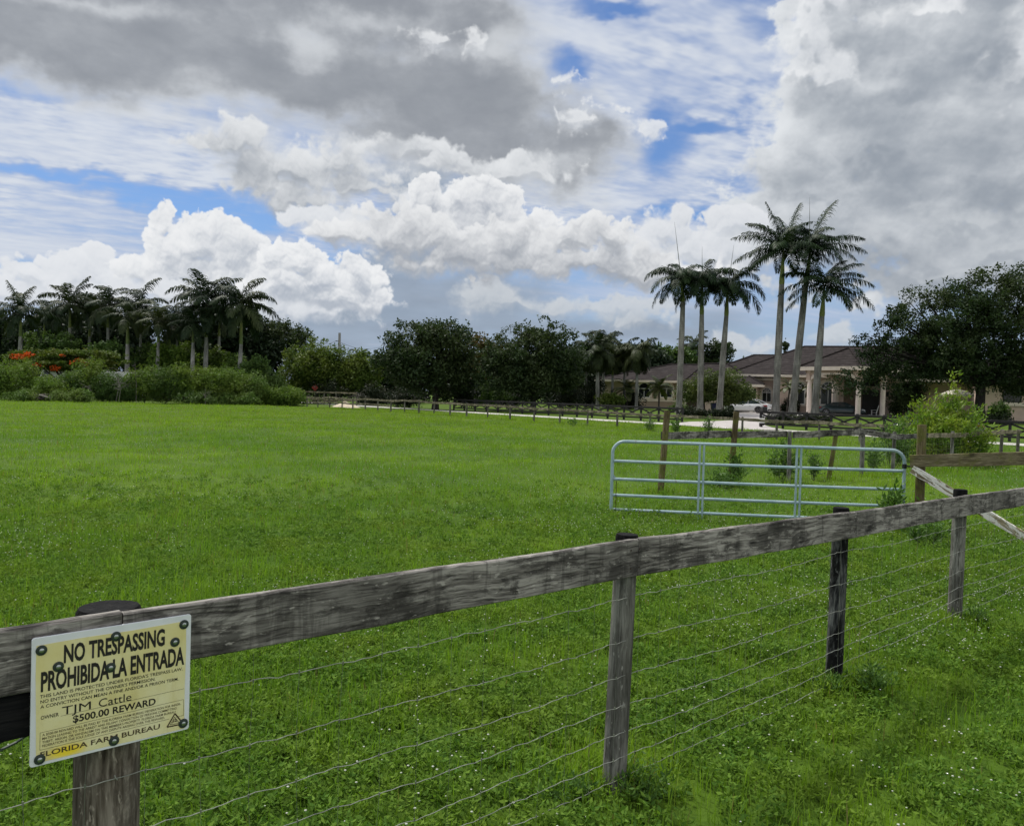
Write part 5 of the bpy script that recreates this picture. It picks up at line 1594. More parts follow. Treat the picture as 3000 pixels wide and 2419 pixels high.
def tree(name, label, cat, base_px, d, ells, mat, n, size, clumps, rc, trunk=0.22, nl=9, group=None, seed=1, bark='bark_dark', shell=0.5, flat=0.75, depth=0.9, split=0.35, crown='crown', stem='trunk', aspect=0.55, airy=0.16):
    """ells: (px, py, half width px, half height px[, depth offset m]) of the crown's lobes as seen in the photograph"""
    rg = np.random.RandomState(seed)
    b = on(base_px, d)
    t_ = thing(name, label, cat, b, 0, group)
    E = []
    for e in ells:
        c = at(e[0], e[1], d)
        k = d / FPX
        E.append((c.x - b.x, (e[4] if len(e) > 4 else 0.0), c.z - b.z, e[2] * k, max(0.5, depth * 0.5 * (e[2] + e[3]) * k), e[3] * k))
    P, cc = crown_points(E, n, clumps, rc, rg, shell, flat)
    if airy:
        E2 = np.array(E, float); E2[:, 3:] *= 1.10
        P2, _ = crown_points(E2, int(n * airy), max(20, int(clumps * 1.2)), rc * .42, rg, .92, 1.1)
        P = np.concatenate([P, P2])
    P = P[P[:, 2] > 0.06]
    link(crown, leaf_mesh(crown, P, size, rg, aspect=aspect), M[mat], t_)
    if trunk > 0:
        mb = MB(); limbs(mb, (0, 0, 0), E, rg, trunk, nl, split)
        mb.build(stem, M[bark], t_, smooth=True)
    return t_

# ---- palms
def frond_mesh(seed, L, e0, droop, nl=46, lw=0.05, ll=0.78, hang=0.55, plume=0.5):
    """one feather leaf leaving the crown along +x at elevation e0 (degrees), bending down by droop"""
    rg = np.random.RandomState(seed)
    ns = 26
    pts = [np.zeros(3)]; tang = []
    for i in range(ns):
        f = (i + .5) / ns
        a = rad(e0 - droop * f ** 1.4)
        tv = np.array([math.cos(a), 0.10 * math.sin(3 * f + seed), math.sin(a)]); tv /= np.linalg.norm(tv)
        tang.append(tv); pts.append(pts[-1] + tv * L / ns)
    pts = np.array(pts); tang.append(tang[-1]); tang = np.array(tang)
    V, Q, Tr = [], [], []
    # midrib
    for i in range(ns + 1):
        r_ = 0.035 * (1 - i / ns) + 0.006
        for k in range(4):
            a = math.pi / 2 * k + .78
            up = np.cross(tang[i], [0, 1, 0]); up /= np.linalg.norm(up)
            V.append(pts[i] + np.array([0, 1, 0]) * r_ * math.cos(a) + up * r_ * math.sin(a))
    for i in range(ns):
        for k in range(4):
            a, b2 = i * 4 + k, i * 4 + (k + 1) % 4
            Q.append((a, b2, b2 + 4, a + 4))
    for s in range(nl):
        f = 0.10 + 0.90 * (s + rg.uniform(-.3, .3)) / nl
        f = min(max(f, .09), .995)
        x = f * ns; i = min(int(x), ns - 1); w_ = x - i
        p = pts[i] * (1 - w_) + pts[i + 1] * w_; tv = tang[i]
        up = np.cross(tv, [0, 1, 0]); up = -up if up[2] < 0 else up
        ln = ll * (math.sin(math.pi * min(1, f * .82 + .16)) ** 0.6) * rg.uniform(.78, 1.12)
        for sd in (-1, 1):
            lift = rg.uniform(-plume, plume) if plume else 0.1
            dv = np.array([0, sd, 0]) * 0.95 + tv * (0.40 + 0.55 * f) + up * lift
            dv /= np.linalg.norm(dv)
            d2 = dv + np.array([0, 0, -hang * rg.uniform(.7, 1.2)]); d2 /= np.linalg.norm(d2)
            d3 = d2 + np.array([0, 0, -hang * rg.uniform(.8, 1.4)]); d3 /= np.linalg.norm(d3)
            wv = np.cross(dv, up); wv /= np.linalg.norm(wv) + 1e-9
            b0 = len(V); hw = lw * .5
            p1 = p + dv * ln * .4; p2 = p1 + d2 * ln * .35; p3 = p2 + d3 * ln * .25
            V += [p - wv * hw * .5, p + wv * hw * .5, p1 - wv * hw, p1 + wv * hw, p2 - wv * hw * .75, p2 + wv * hw * .75, p3]
            Q += [(b0, b0 + 1, b0 + 3, b0 + 2), (b0 + 2, b0 + 3, b0 + 5, b0 + 4)]; Tr.append((b0 + 4, b0 + 5, b0 + 6))
    return np_mesh('frond', V, tris=Tr, quads=Q)

FROND = {}
def frond(e0, L, droop, kind='royal', var=0):
    key = (e0, round(L, 1), droop, kind, var)
    if key not in FROND:
        if kind == 'royal': FROND[key] = frond_mesh(31 + 400 + var + int(e0), L, e0, droop, 46, 0.085, 1.15, 1.05, 0.35)
        elif kind == 'far': FROND[key] = frond_mesh(51 + 400 + var + int(e0), L, e0, droop, 32, 0.12, 1.2, 1.0, 0.35)
        else: FROND[key] = frond_mesh(71 + 400 + var + int(e0), L, e0, droop, 34, 0.05, 0.42, 0.35, 0.2)
        FROND[key].materials.append(M['frond' if kind == 'royal' else 'frond_far' if kind == 'far' else 'frond_light'])
    return FROND[key]

def palm(name, label, base, top_gray, shaft_top, r0, fronds, group, kind='royal', L=4.2, spear=None, bark='palm_trunk', seed=0, shaft=True):
    """base, top_gray, shaft_top: world points; fronds: (azimuth deg, elevation deg, droop deg, scale)"""
    rg = random.Random(seed)
    t_ = thing(name, label, 'palm', base, 0, group)
    b = Vector(base); g = Vector(top_gray) - b; s = Vector(shaft_top) - b
    side = Vector((g.x * .10, 0, 0))
    pts = [Vector((0, 0, -.3)), Vector((0, 0, .0)), Vector((g.x * .06, g.y * .06, g.z * .08))] + [Vector((g.x * f ** 1.15, g.y * f, g.z * f)) for f in (.2, .35, .5, .65, .8, .92)] + [g]
    rr = [r0 * 1.5, r0 * 1.42, r0 * 1.12, r0 * 1.0, r0 * 1.02, r0 * 1.04, r0 * 1.0, r0 * .92, r0 * .82, r0 * .74]
    MB().tube(pts, rr, 14).build('trunk', M[bark], t_, smooth=True)
    if shaft:
        ps = [g - Vector((0, 0, .02)), g.lerp(s, .12), g.lerp(s, .5), s]
        MB().tube(ps, [r0 * .74, r0 * .80, r0 * .62, r0 * .36], 12).build('crownshaft', M['crownshaft'], t_, smooth=True)
    hub = s + (s - g).normalized() * ((0.75 if L < 4.5 else 1.05) if kind == 'royal' else 0.55 if kind == 'far' else 0.0)
    if shaft: MB().tube([s - (s - g).normalized() * .02, hub], [r0 * .36, r0 * .2], 8).build('leaf_bases', M['rachis'], t_, smooth=True)
    if kind == 'royal':
        fronds = fronds + [(rg.uniform(0, 360), rg.choice([60, 45, 30, 15, 0]), 75, rg.uniform(.8, .95)) for _ in range(9)]
    for k, (az, e0, dr, sc_) in enumerate(fronds):
        e0 = 15 * round(e0 / 15)
        me = frond(e0, L, dr, kind, k % 2)
        o_ = link('frond', me, None, t_, hub - (s - g).normalized() * (0.10 + .02 * (k % 4)))
        o_.rotation_euler = (0, 0, rad(az)); o_.scale = (sc_, sc_, sc_)
    if spear:
        e = Vector(spear) - b
        MB().tube([s - Vector((0, 0, .2)), s.lerp(e, .5), e], [.04, .028, .006], 6).build('spear_leaf', M['rachis'], t_)
    return t_

# azimuth 0 = to the right, 90 = away from the viewer, 180 = left, 270 = towards the viewer
HERO = [
  # base px,d  gray top      shaft top     spear          label                                                     fronds
  (1990, 79, (2001, 884), (1998, 838), (1976, 650), 'leftmost royal palm of the tall group, with a long bare spear',
     [(178, 45, 95, 1.0), (200, 15, 70, .95), (165, -15, 50, .95), (150, 60, 100, .9), (20, 45, 95, .9), (340, 15, 70, .9), (15, -15, 60, .8), (90, 45, 90, .9), (270, 30, 80, .9), (250, 0, 60, .85), (60, 15, 70, .9), (120, 0, 60, .9), (300, -15, 50, .8)]),
  (2052, 79, (2056, 921), (2057, 850), (2057, 722), 'royal palm second from the left in the tall group, with a straight trunk',
     [(172, 60, 110, 1.0), (12, 60, 95, 1.05), (190, 30, 80, .95), (5, 30, 80, .9), (175, -15, 60, .95), (350, -15, 60, .85), (90, 60, 100, 1), (270, 45, 95, .95), (240, 15, 75, .9), (300, 15, 75, .9), (60, 30, 70, .9), (120, 0, 60, .9), (260, -15, 50, .8)]),
  (2108, 79, (2128, 925), (2131, 858), (2150, 717), 'royal palm with a slightly leaning trunk, third from the left in the tall group',
     [(175, 30, 90, 1.0), (5, 30, 95, 1.05), (10, 0, 70, 1.05), (185, 0, 60, .95), (168, 60, 85, .85), (15, 60, 90, .95), (0, -15, 55, .8), (90, 45, 90, 1), (270, 30, 90, .95), (240, 0, 65, .9), (300, 0, 70, .9), (60, 15, 70, .9), (130, 15, 70, .9), (330, -15, 60, .75)]),
  (2273, 76, (2290, 833), (2294, 756), None, 'tallest thick trunked royal palm, left one of the right hand trio',
     [(178, 30, 50, 1.05), (186, 0, 45, 1.1), (165, 75, 15, 1.0), (20, 75, 15, .98), (150, 60, 60, .95), (30, 60, 55, 1.05), (170, 45, 60, .9), (5, 30, 60, .95), (355, 0, 45, 1.0), (100, 75, 60, 1.05), (270, 45, 70, .9), (240, 15, 60, .95), (300, 15, 60, .95), (210, -15, 30, .9), (330, -15, 30, .9), (90, 30, 60, 1), (60, 0, 50, 1), (120, 0, 50, 1)]),
  (2322, 76, (2361, 832), (2372, 752), (2372, 578), 'royal palm with a curved leaning trunk, middle one of the right hand trio',
     [(20, 75, 35, 1.1), (4, 30, 50, 1.1), (350, 15, 50, 1.1), (160, 45, 60, .9), (180, 15, 60, .9), (40, 45, 70, .9), (330, 0, 50, .95), (270, 30, 70, .9), (300, 0, 60, .9), (240, 0, 60, .85), (90, 60, 60, 1.0), (60, 15, 60, .9), (345, -15, 40, .85), (130, 30, 60, .9)]),
  (2388, 75, (2408, 927), (2413, 868), None, 'shorter royal palm on the right of the trio, crown below its neighbours',
     [(178, 15, 70, 1.0), (190, -15, 45, .95), (5, 30, 70, 1.05), (355, 0, 60, 1.1), (12, 45, 75, .95), (170, 45, 75, .9), (340, -15, 50, .9), (20, 75, 70, .8), (90, 60, 80, .9), (270, 30, 80, .85), (300, -15, 50, .8), (240, -15, 40, .9), (150, 60, 80, .8), (60, 15, 70, .9), (120, 15, 70, .9)]),
]
for k, (bx, d, g, s, sp, lab, fr) in enumerate(HERO):
    b = on(bx, d)
    if k < 3: fr = [(a_, e_, dr_ + 25, s_) for a_, e_, dr_, s_ in fr]
    palm('royal_palm', lab, b, at(g[0], g[1], d), at(s[0], s[1], d), 0.275 if k < 3 else 0.315, fr, 'tall royal palms before the house', 'royal', 4.35 if k < 3 else 4.7, at(sp[0], sp[1], d) if sp else None, seed=k)

def rand_fronds(rg, n, sc0=1.0, emax=85, emin=-40):
    out = []
    for k in range(n):
        e = emax + (emin - emax) * ((k + .5) / n) ** 0.9 + rg.uniform(-8, 8)
        out.append(((k * 137.5 + rg.uniform(-25, 25)) % 360, e, rg.choice([70, 85, 100]) if e > 20 else 60, sc0 * rg.uniform(.85, 1.1)))
    return out

# ---- palm grove on the left: base px, base d, gray top y, shaft top y, x at top, trunk radius, fronds scale, spear top
GROVE = [
  (56, 96, 985, 925, 60, .24, .95, None, 'palm at the far left with one frond standing straight up'),
  (205, 104, 960, 900, 204, .22, 1.05, None, 'palm second from the left, fronds swept like a fountain'),
  (262, 108, 985, 925, 262, .20, .90, None, 'dark palm low in the grove between two taller crowns'),
  (318, 103, 960, 898, 316, .20, .98, None, 'palm with a dense dark crown above the flowering tree'),
  (371, 98, 1008, 935, 374, .26, .80, None, 'palm with a stout short pale trunk and a dark crown'),
  (411, 103, 958, 905, 412, .15, 1.0, None, 'palm with a very thin white trunk against a gap of sky'),
  (459, 96, 1003, 950, 464, .22, .80, None, 'palm with a ringed grey trunk and yellow green shaft beside the sky gap'),
  (496, 100, 1015, 950, 497, .15, .80, None, 'slim palm with a yellowish crown, left of a thin twin'),
  (516, 102, 990, 945, 518, .13, .75, None, 'slim palm with a thin dim trunk in the middle of the grove'),
  (562, 94, 1003, 955, 566, .22, .75, None, 'palm with a white trunk leaning slightly beside the tallest palm of the grove'),
  (600, 96, 988, 890, 605, .26, 1.15, 812, 'tallest palm of the grove with a broad dark crown and bare spear'),
  (641, 104, 985, 930, 642, .20, .85, None, 'dim palm behind, between the tallest palm and the rightmost palm of the grove'),
  (699, 95, 1008, 902, 706, .24, 1.10, 830, 'rightmost palm of the grove, with a spear leaf and drooping right fronds'),
  (128, 107, 1000, 930, 130, .2, .85, None, 'dim palm low between the two leftmost palms'),
]
rgp = random.Random(77)
for k, (bx, d, gy, sy, tx, r, sc_, sp, lab) in enumerate(GROVE):
    b = on(bx, d)
    fr = rand_fronds(rgp, 17 if k in (0, 1, 10, 12) else 14, sc_ * 1.08)
    if k == 0: fr += [(180, 75, 20, 1.0)]
    if k in (10,): fr += [(20, 60, 60, 1.25), (160, 60, 60, 1.2), (178, 30, 80, 1.2)]
    if k == 12: fr += [(5, 45, 100, 1.15), (0, 15, 90, 1.1), (30, 75, 60, 1.0), (170, 45, 90, 1.0)]
    if k == 1: fr += [(165, 60, 60, 1.1), (25, 75, 40, 1.1)]
    palm('grove_palm', lab, b, at(tx, gy, d), at(tx + .5, sy, d), r, fr, 'palms of the grove behind the bushes', 'far', 4.0, at(tx + 8, sp, d) if sp else None, 'palm_trunk_dim', k)
# ---- smaller palms in the middle, left of the house
MIDP = [
  (1716, 96, 1060, 1025, 1716, .17, .80, 'palm with hanging olive fronds beside the dark oak'),
  (1752, 90, 1062, 1018, 1750, .19, .88, 'palm with a pale blotched trunk, left of the house'),
  (1768, 99, 1050, 1000, 1768, .16, .85, 'palm with an upright tuft above its crown, behind the pale trunk'),
  (1793, 94, 1090, 1040, 1795, .15, .72, 'palm with thin grey trunk and long drooping skirt of fronds'),
  (1828, 95, 1080, 1025, 1830, .15, .72, 'palm between the two mid palms with straight trunks'),
  (1865, 91, 1068, 1030, 1867, .17, .80, 'palm with umbrella shaped crown before the left wing of the house'),
  (1640, 93, 1110, 1060, 1640, .15, .62, 'small palm in the dark under the second oak'),
]
for k, (bx, d, gy, sy, tx, r, sc_, lab) in enumerate(MIDP):
    b = on(bx, d)
    palm('garden_palm', lab, b, at(tx, gy + 9, d), at(tx, sy + 9, d), r, rand_fronds(rgp, 19, sc_ * 1.1, 70, -60), 'palms beside the left wing', 'far', 3.2, None, 'palm_trunk_dim', 20 + k)
c = at(2036, 1010, 125)
palm('distant_palm', 'palm top rising over the roof of the left wing', (c.x, 125, .3), (c.x, 125, c.z - 2.2), (c.x, 125, c.z - .4), .2, rand_fronds(rgp, 13, .95), 'palms far behind', 'far', 3.7, None, 'palm_trunk_dim', 31)
c = at(1052, 1048, 150)
palm('distant_palm', 'tiny palm top above the trees right of the utility pole', (c.x, 150, 0), (c.x, 150, c.z - 2.0), (c.x, 150, c.z - .3), .2, rand_fronds(rgp, 11, .75), 'palms far behind', 'far', 3.7, None, 'palm_trunk_dim', 32)
# pygmy date palms by the house
for (bx, d, zt, sc_, lab) in ((1931, 91, 2.4, 1.25, 'small date palm before the left wing, between its two windows'), (1838, 93, 2.2, 1.25, 'small dark date palm left of the left wing window'), (2306, 91, 2.9, 1.05, 'small yellow green date palm beside the tallest royal palm trunk'), (2374, 90.5, 2.8, 1.0, 'small date palm beside the left portico column')):
    b = on(bx, d)
    tp = b + Vector((.25 if bx > 2200 else 0, 0, zt))
    palm('date_palm', lab, b, tp, tp + Vector((0, 0, .15)), .09, rand_fronds(rgp, 17, sc_, 80, -20), 'small date palms at the house wall', 'light', 1.7, None, 'bark', 40 + bx, shaft=False)

# ---- broadleaf trees
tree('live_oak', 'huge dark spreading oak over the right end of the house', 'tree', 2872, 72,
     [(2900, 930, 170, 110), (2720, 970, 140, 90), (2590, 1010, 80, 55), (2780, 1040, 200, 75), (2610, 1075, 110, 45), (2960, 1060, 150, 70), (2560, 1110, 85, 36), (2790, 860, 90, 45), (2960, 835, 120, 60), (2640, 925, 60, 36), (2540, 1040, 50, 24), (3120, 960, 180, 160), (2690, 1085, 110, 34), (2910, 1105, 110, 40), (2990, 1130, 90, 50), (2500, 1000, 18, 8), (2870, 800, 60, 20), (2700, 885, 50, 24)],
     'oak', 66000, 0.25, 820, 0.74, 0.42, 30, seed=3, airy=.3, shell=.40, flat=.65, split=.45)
tree('oak', 'dark rounded oak in the middle of the far tree line', 'tree', 1276, 87,
     [(1230, 1040, 120, 90), (1300, 1000, 100, 65), (1180, 1060, 75, 70), (1350, 1060, 70, 80), (1250, 960, 60, 26), (1330, 975, 60, 30), (1270, 1110, 130, 50)], 'oak', 24000, 0.32, 260, 0.85, 0.34, 16, seed=4, split=.40)
tree('oak', 'dark ragged oak with a thin twiggy top, left of the garden palms', 'tree', 1562, 85,
     [(1540, 1050, 120, 90), (1610, 1030, 100, 80), (1480, 1070, 90, 80), (1590, 955, 50, 34), (1540, 985, 70, 36), (1660, 1080, 70, 70), (1640, 985, 40, 26), (1560, 1110, 140, 45)], 'oak', 26000, 0.30, 280, 0.80, 0.30, 18, seed=5, split=.38)
tree('rusty_tree', 'brown green tree showing between the two dark oaks', 'tree', 1430, 106, [(1420, 1020, 70, 38), (1450, 1070, 90, 50)], 'rust', 7000, 0.4, 90, 0.8, 0.25, 7, seed=6)
tree('round_tree', 'olive green bushy tree left of the utility pole', 'tree', 930, 104,
     [(925, 1060, 90, 65), (960, 1090, 80, 50), (890, 1080, 60, 50), (985, 1110, 60, 45), (900, 1120, 90, 30)], 'olive', 24000, 0.34, 240, 0.85, 0.22, 10, seed=7, shell=.35)
tree('round_tree', 'yellowish feathery tree right of the utility pole', 'tree', 1072, 103,
     [(1070, 1090, 45, 55), (1040, 1070, 40, 28), (1090, 1115, 32, 42), (1030, 1110, 40, 40)], 'olive', 8000, 0.36, 110, 0.7, 0.16, 8, seed=8)
tree('grey_tree', 'grey green open oak behind the rightmost grove palm', 'tree', 830, 116,
     [(820, 985, 75, 50), (870, 1000, 45, 40), (770, 990, 50, 45), (830, 1030, 90, 40)], 'oak', 9000, 0.36, 120, 0.8, 0.3, 10, seed=9, shell=.5)
tree('small_tree', 'mid green bushy tree under the rightmost grove palm', 'tree', 745, 93,
     [(745, 1085, 50, 38), (775, 1120, 45, 40), (730, 1125, 50, 45), (800, 1140, 40, 34)], 'midgreen', 9000, 0.30, 110, 0.7, 0.14, 7, seed=10)
# dark trees filling the wood behind (each a tree)
rgb_ = random.Random(12)
BACK = [(20, 985, 70, 95), (110, 1000, 80, 80), (190, 985, 80, 80), (262, 965, 75, 90), (335, 960, 70, 85), (395, 985, 35, 70), (520, 990, 60, 70), (585, 985, 65, 75), (650, 975, 65, 75), (718, 985, 60, 80), (770, 1040, 60, 60),
        (1115, 1110, 60, 50), (1165, 1090, 60, 60), (1400, 1090, 70, 60), (1480, 1110, 70, 50), (1640, 1090, 70, 70), (1700, 1100, 70, 70), (1770, 1100, 60, 60), (1820, 1075, 55, 65), (1885, 1060, 50, 42), (1920, 1075, 45, 36)]
BLAB = ['at the far left edge', 'left of the flowering tree', 'behind the second grove palm', 'behind the dark low palm', 'above the orange flowers', 'left of the sky gap', 'right of the sky gap', 'behind the leaning white trunk', 'behind the tallest grove palm', 'behind the rightmost grove palm', 'behind the mid green bushy tree',
        'right of the feathery tree', 'left of the rounded oak', 'right of the rounded oak', 'left of the ragged oak', 'right of the ragged oak', 'left of the garden palms', 'among the garden palms', 'behind the hanging skirt palm', 'left of the roof of the left wing', 'against the roof of the left wing']
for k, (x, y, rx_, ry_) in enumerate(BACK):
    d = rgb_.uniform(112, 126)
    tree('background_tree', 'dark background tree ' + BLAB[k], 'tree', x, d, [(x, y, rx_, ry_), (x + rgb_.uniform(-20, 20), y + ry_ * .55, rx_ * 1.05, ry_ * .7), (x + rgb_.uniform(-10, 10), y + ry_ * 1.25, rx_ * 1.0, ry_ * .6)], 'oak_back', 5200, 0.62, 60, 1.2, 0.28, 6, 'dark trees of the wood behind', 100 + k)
for k, (x, y, rx_, ry_, mt, lab) in enumerate([(2000, 1045, 80, 28, 'midgreen', 'green tree behind the roof of the left wing, below the palm top'), (2100, 1035, 45, 40, 'oak', 'sparse grey tree beyond the leaning royal palm'), (1935, 1050, 40, 40, 'midgreen', 'green tree at the left end of the roof ridge'), (2192, 1052, 18, 14, 'olive', 'small light green treetop on the roof slope'), (2303, 1005, 6, 22, 'oak', 'tiny conifer tip behind the main roof')]):
    tree('tree', lab, 'tree', x, 124, [(x, y, rx_, ry_), (x, y + ry_ * 1.2, rx_ * .9, ry_ * .9)], mt, 5000 if rx_ > 30 else 900, 0.42 if rx_ > 30 else .3, 70 if rx_ > 30 else 14, 0.8 if rx_ > 30 else .3, 0.22, 6, 'trees behind the house roof', 130 + k)
# low dark undergrowth of the wood, one mass
rg_ = np.random.RandomState(44)
E = []
for px in range(-120, 2000, 34):
    d_ = 127 + 6 * rg_.rand(); h_ = 2.2 + 1.6 * rg_.rand(); q_ = on(px, d_)
    E.append((q_.x, d_, h_ * .75, 1.6, 1.4, h_))
P, _ = crown_points(E, 26000, 800, .8, rg_, .25, .9)
P = P[P[:, 2] > .05]
tag(link('undergrowth', leaf_mesh('undergrowth', P, 0.55, rg_, aspect=.6), M['oak_back']), kind='stuff')
# garden tree before the garage
tree('garden_tree', 'olive green rounded garden tree before the garage doors', 'tree', 2062, 82,
     [(2105, 1120, 70, 36), (2050, 1140, 62, 32), (2150, 1145, 55, 36), (2010, 1160, 34, 26), (2180, 1160, 34, 28), (2110, 1160, 90, 24)], 'garden', 15000, 0.20, 190, 0.55, 0.14, 11, seed=14, split=.55)
for k, (x, y, rx_, ry_, d, mt, lab) in enumerate([(480, 1045, 34, 44, 97, 'bush', 'yellow green clump palm thicket between the ringed trunk and the thin twins'), (535, 1050, 30, 42, 96.5, 'bush', 'olive thicket just left of the leaning white trunk'), (640, 1055, 34, 36, 98, 'olive', 'olive thicket between the tallest palm and the rightmost grove palm'),
       (690, 1070, 30, 30, 97, 'bush_pale', 'pale flecked bush at the foot of the rightmost grove palm'), (430, 1055, 24, 44, 101, 'midgreen', 'green shrubby tree in front of the sky gap'), (150, 1000, 80, 30, 101, 'midgreen', 'spreading green tree behind the orange flowers'), (330, 1030, 50, 34, 99, 'midgreen', 'green small tree right of the flowering tree'), (560, 1000, 44, 40, 106, 'oak', 'dark leafy tree between the thin twins and the tallest palm')]):
    tree('thicket', lab, 'tree', x, d, [(x, y, rx_, ry_), (x - rx_ * .4, y + ry_ * .6, rx_ * .8, ry_ * .7), (x + rx_ * .4, y + ry_ * .5, rx_ * .8, ry_ * .7)], mt, 4200, 0.34, 60, 0.6, 0.10, 6, 'thickets between the grove palms', 250 + k)
# flowering flame tree, in flat layers
fl = tree('flame_tree', 'flat layered tree with orange and red flowers behind the bushes', 'tree', 190, 90,
     [(90, 1045, 80, 12), (180, 1036, 110, 11), (270, 1040, 90, 12), (320, 1055, 60, 12), (210, 1062, 130, 12), (120, 1070, 90, 14), (250, 1078, 90, 12), (60, 1062, 50, 12)], 'flame', 15000, 0.28, 200, 0.55, 0.2, 12, seed=15, flat=.3)
rg_ = np.random.RandomState(16)
E = []
for (x, y, w, h, wgt) in ((62, 1045, 34, 8, 0), (118, 1068, 16, 8, 0), (228, 1056, 18, 9, 0), (258, 1064, 16, 10, 0), (170, 1074, 16, 7, 0), (180, 1040, 14, 4, 0), (85, 1036, 12, 5, 0)):
    c = at(x, y, 88.6) - fl.location; k = 90 / FPX; E.append((c.x, c.y, c.z, w * k, .9, h * k))
P, _ = crown_points(E, 1500, 60, .34, rg_, .3, .5)
link('blossom', leaf_mesh('blossom', P, 0.19, rg_, aspect=.8), M['petal'], fl)

# ---- bush belt along the far left of the field
BUSH = [(15, 1120, 60, 50, 80, 'bush'), (75, 1105, 60, 50, 82, 'bush'), (140, 1142, 60, 36, 80, 'bush'), (205, 1136, 52, 38, 82, 'midgreen'), (262, 1105, 50, 56, 83, 'bush'), (320, 1132, 50, 38, 82.5, 'midgreen'), (372, 1140, 50, 36, 83, 'midgreen'), (425, 1120, 55, 48, 83.5, 'bush'),
        (485, 1128, 55, 44, 84, 'midgreen'), (545, 1118, 58, 52, 84.5, 'bush'), (612, 1122, 60, 50, 85, 'bush'), (675, 1128, 55, 48, 85.5, 'bush'), (730, 1140, 50, 44, 86.5, 'bush_pale'), (790, 1160, 40, 26, 87.5, 'bush'), (850, 1160, 45, 26, 88.5, 'bush')]
BUL = ['at the far left edge of the field', 'second from the left edge, below the orange flowers', 'left of the white van', 'before the white van', 'right of the white van', 'below the white trailer', 'with grey dead twigs in it', 'in the middle of the belt', 'darkest of the belt, in the middle', 'below the thin twin palms', 'below the tallest grove palm', 'below the rightmost grove palm', 'pale and feathery at the right end of the belt', 'low, at the left end of the field fence', 'low and thin, hanging over the field fence rail']
for k, (x, y, w, h, d, mt) in enumerate(BUSH):
    tree('bush', 'wild green bush ' + BUL[k], 'bush', x, d, [(x, y, w, h), (x - w * .4, y + h * .5, w * .7, h * .6), (x + w * .4, y + h * .45, w * .7, h * .65), (x + rgb_.uniform(-15, 15), y - h * .5, w * .45, h * .6)], mt, 6500, 0.21, 120, 0.48, 0.05, 12, 'bushes along the far left of the field', 150 + k, 'bark', .35, .9, 1.0, .2, 'foliage', 'stem', .4)
for k, (x, y, w, h, d, mt, lab) in enumerate([(60, 1162, 55, 16, 77.5, 'bush_pale', 'low bright bush at the foot of the belt, far left'), (235, 1160, 36, 20, 77.5, 'bush_pale', 'low bright rounded bush before the belt, right of the woodpile'), (170, 1164, 32, 13, 77.5, 'bush_pale', 'low bright bush beside the woodpile'), (585, 1165, 60, 20, 82.5, 'midgreen', 'low dark bush at the foot of the belt, below the tallest palm'), (700, 1168, 60, 18, 84, 'bush_pale', 'low light bush at the right end of the belt')]):
    tree('low_bush', lab, 'bush', x, d, [(x, y, w, h), (x + w * .4, y + 3, w * .6, h * .8)], mt, 3200, 0.18, 70, 0.36, 0, 0, 'low bushes before the belt', 180 + k, 'bark', .35, .9, 1.0, .2, 'foliage', 'stem', .4)
# woodpile and dead branches
c = gnd(128, 1166)
wpile = thing('woodpile', 'heap of dark broken logs at the foot of the bushes on the left', 'woodpile', (c.x, 77.8, 0)); wpile.location.x = on(124, 77.8).x
rgl = random.Random(4)
for k in range(11):
    a = rgl.uniform(-.6, .6); p = Vector((rgl.uniform(-.9, .9), rgl.uniform(-.4, .4), .15 + .10 * (k % 6)))
    q = Vector((math.cos(a), math.sin(a), rgl.uniform(-.25, .3))) * rgl.uniform(.5, .9)
    MB().tube([p - q, p, p + q], [.09, .10, .07], 7).build('log', M['bark' if k % 3 else 'dead'], wpile)
def dead_branch(label, px, py, d, seed, L, n):
    rg2 = random.Random(seed); c = at(px, py, d)
    g = gz(c.x, d)
    t_ = thing('dead_branch', label, 'branch', (c.x, d, g)); mb = MB()
    top = Vector((0, 0, c.z - g))
    mb.tube([Vector((rg2.uniform(-.2, .2), 0, 0)), top * .5 + Vector((rg2.uniform(-.2, .2), 0, 0)), top], [.03, .026, .02], 6)
    for k in range(n):
        a = rg2.uniform(0, 6.28); e = rg2.uniform(-.5, .7); l = L * rg2.uniform(.4, 1)
        p = top * rg2.uniform(.6, 1.0); dv = Vector((math.cos(a), .5 * math.sin(a), e)) * l
        mb.tube([p, p + dv * .5 + Vector((0, 0, rg2.uniform(-.1, .2))), p + dv], [.020, .014, .006], 5)
        q = p + dv * .6
        mb.tube([q, q + Vector((rg2.uniform(-.5, .5), 0, rg2.uniform(-.5, .5))) * l * .5], [.018, .006], 4)
    mb.build('twigs', M['dead'], t_)
dead_branch('bare grey branch curling above the bushes beside the trailer roof', 345, 1085, 81, 1, 1.6, 7)
dead_branch('bare white branch standing at the foot of the stout palm trunk', 395, 1068, 82, 2, 1.4, 6)
dead_branch('grey tangle of dead twigs hanging in the bushes below the trailer', 352, 1118, 79.5, 3, 1.3, 14)
dead_branch('thin bent dead twig in the dark gap of the bush belt', 262, 1128, 78.8, 4, 1.1, 6)
dead_branch('small dead twigs at the foot of the bushes below the tallest palm', 600, 1152, 81.5, 5, 1.0, 9)
dead_branch('dark fallen branch below the feathery tree beyond the lane', 1050, 1150, 96, 6, 2.0, 9)

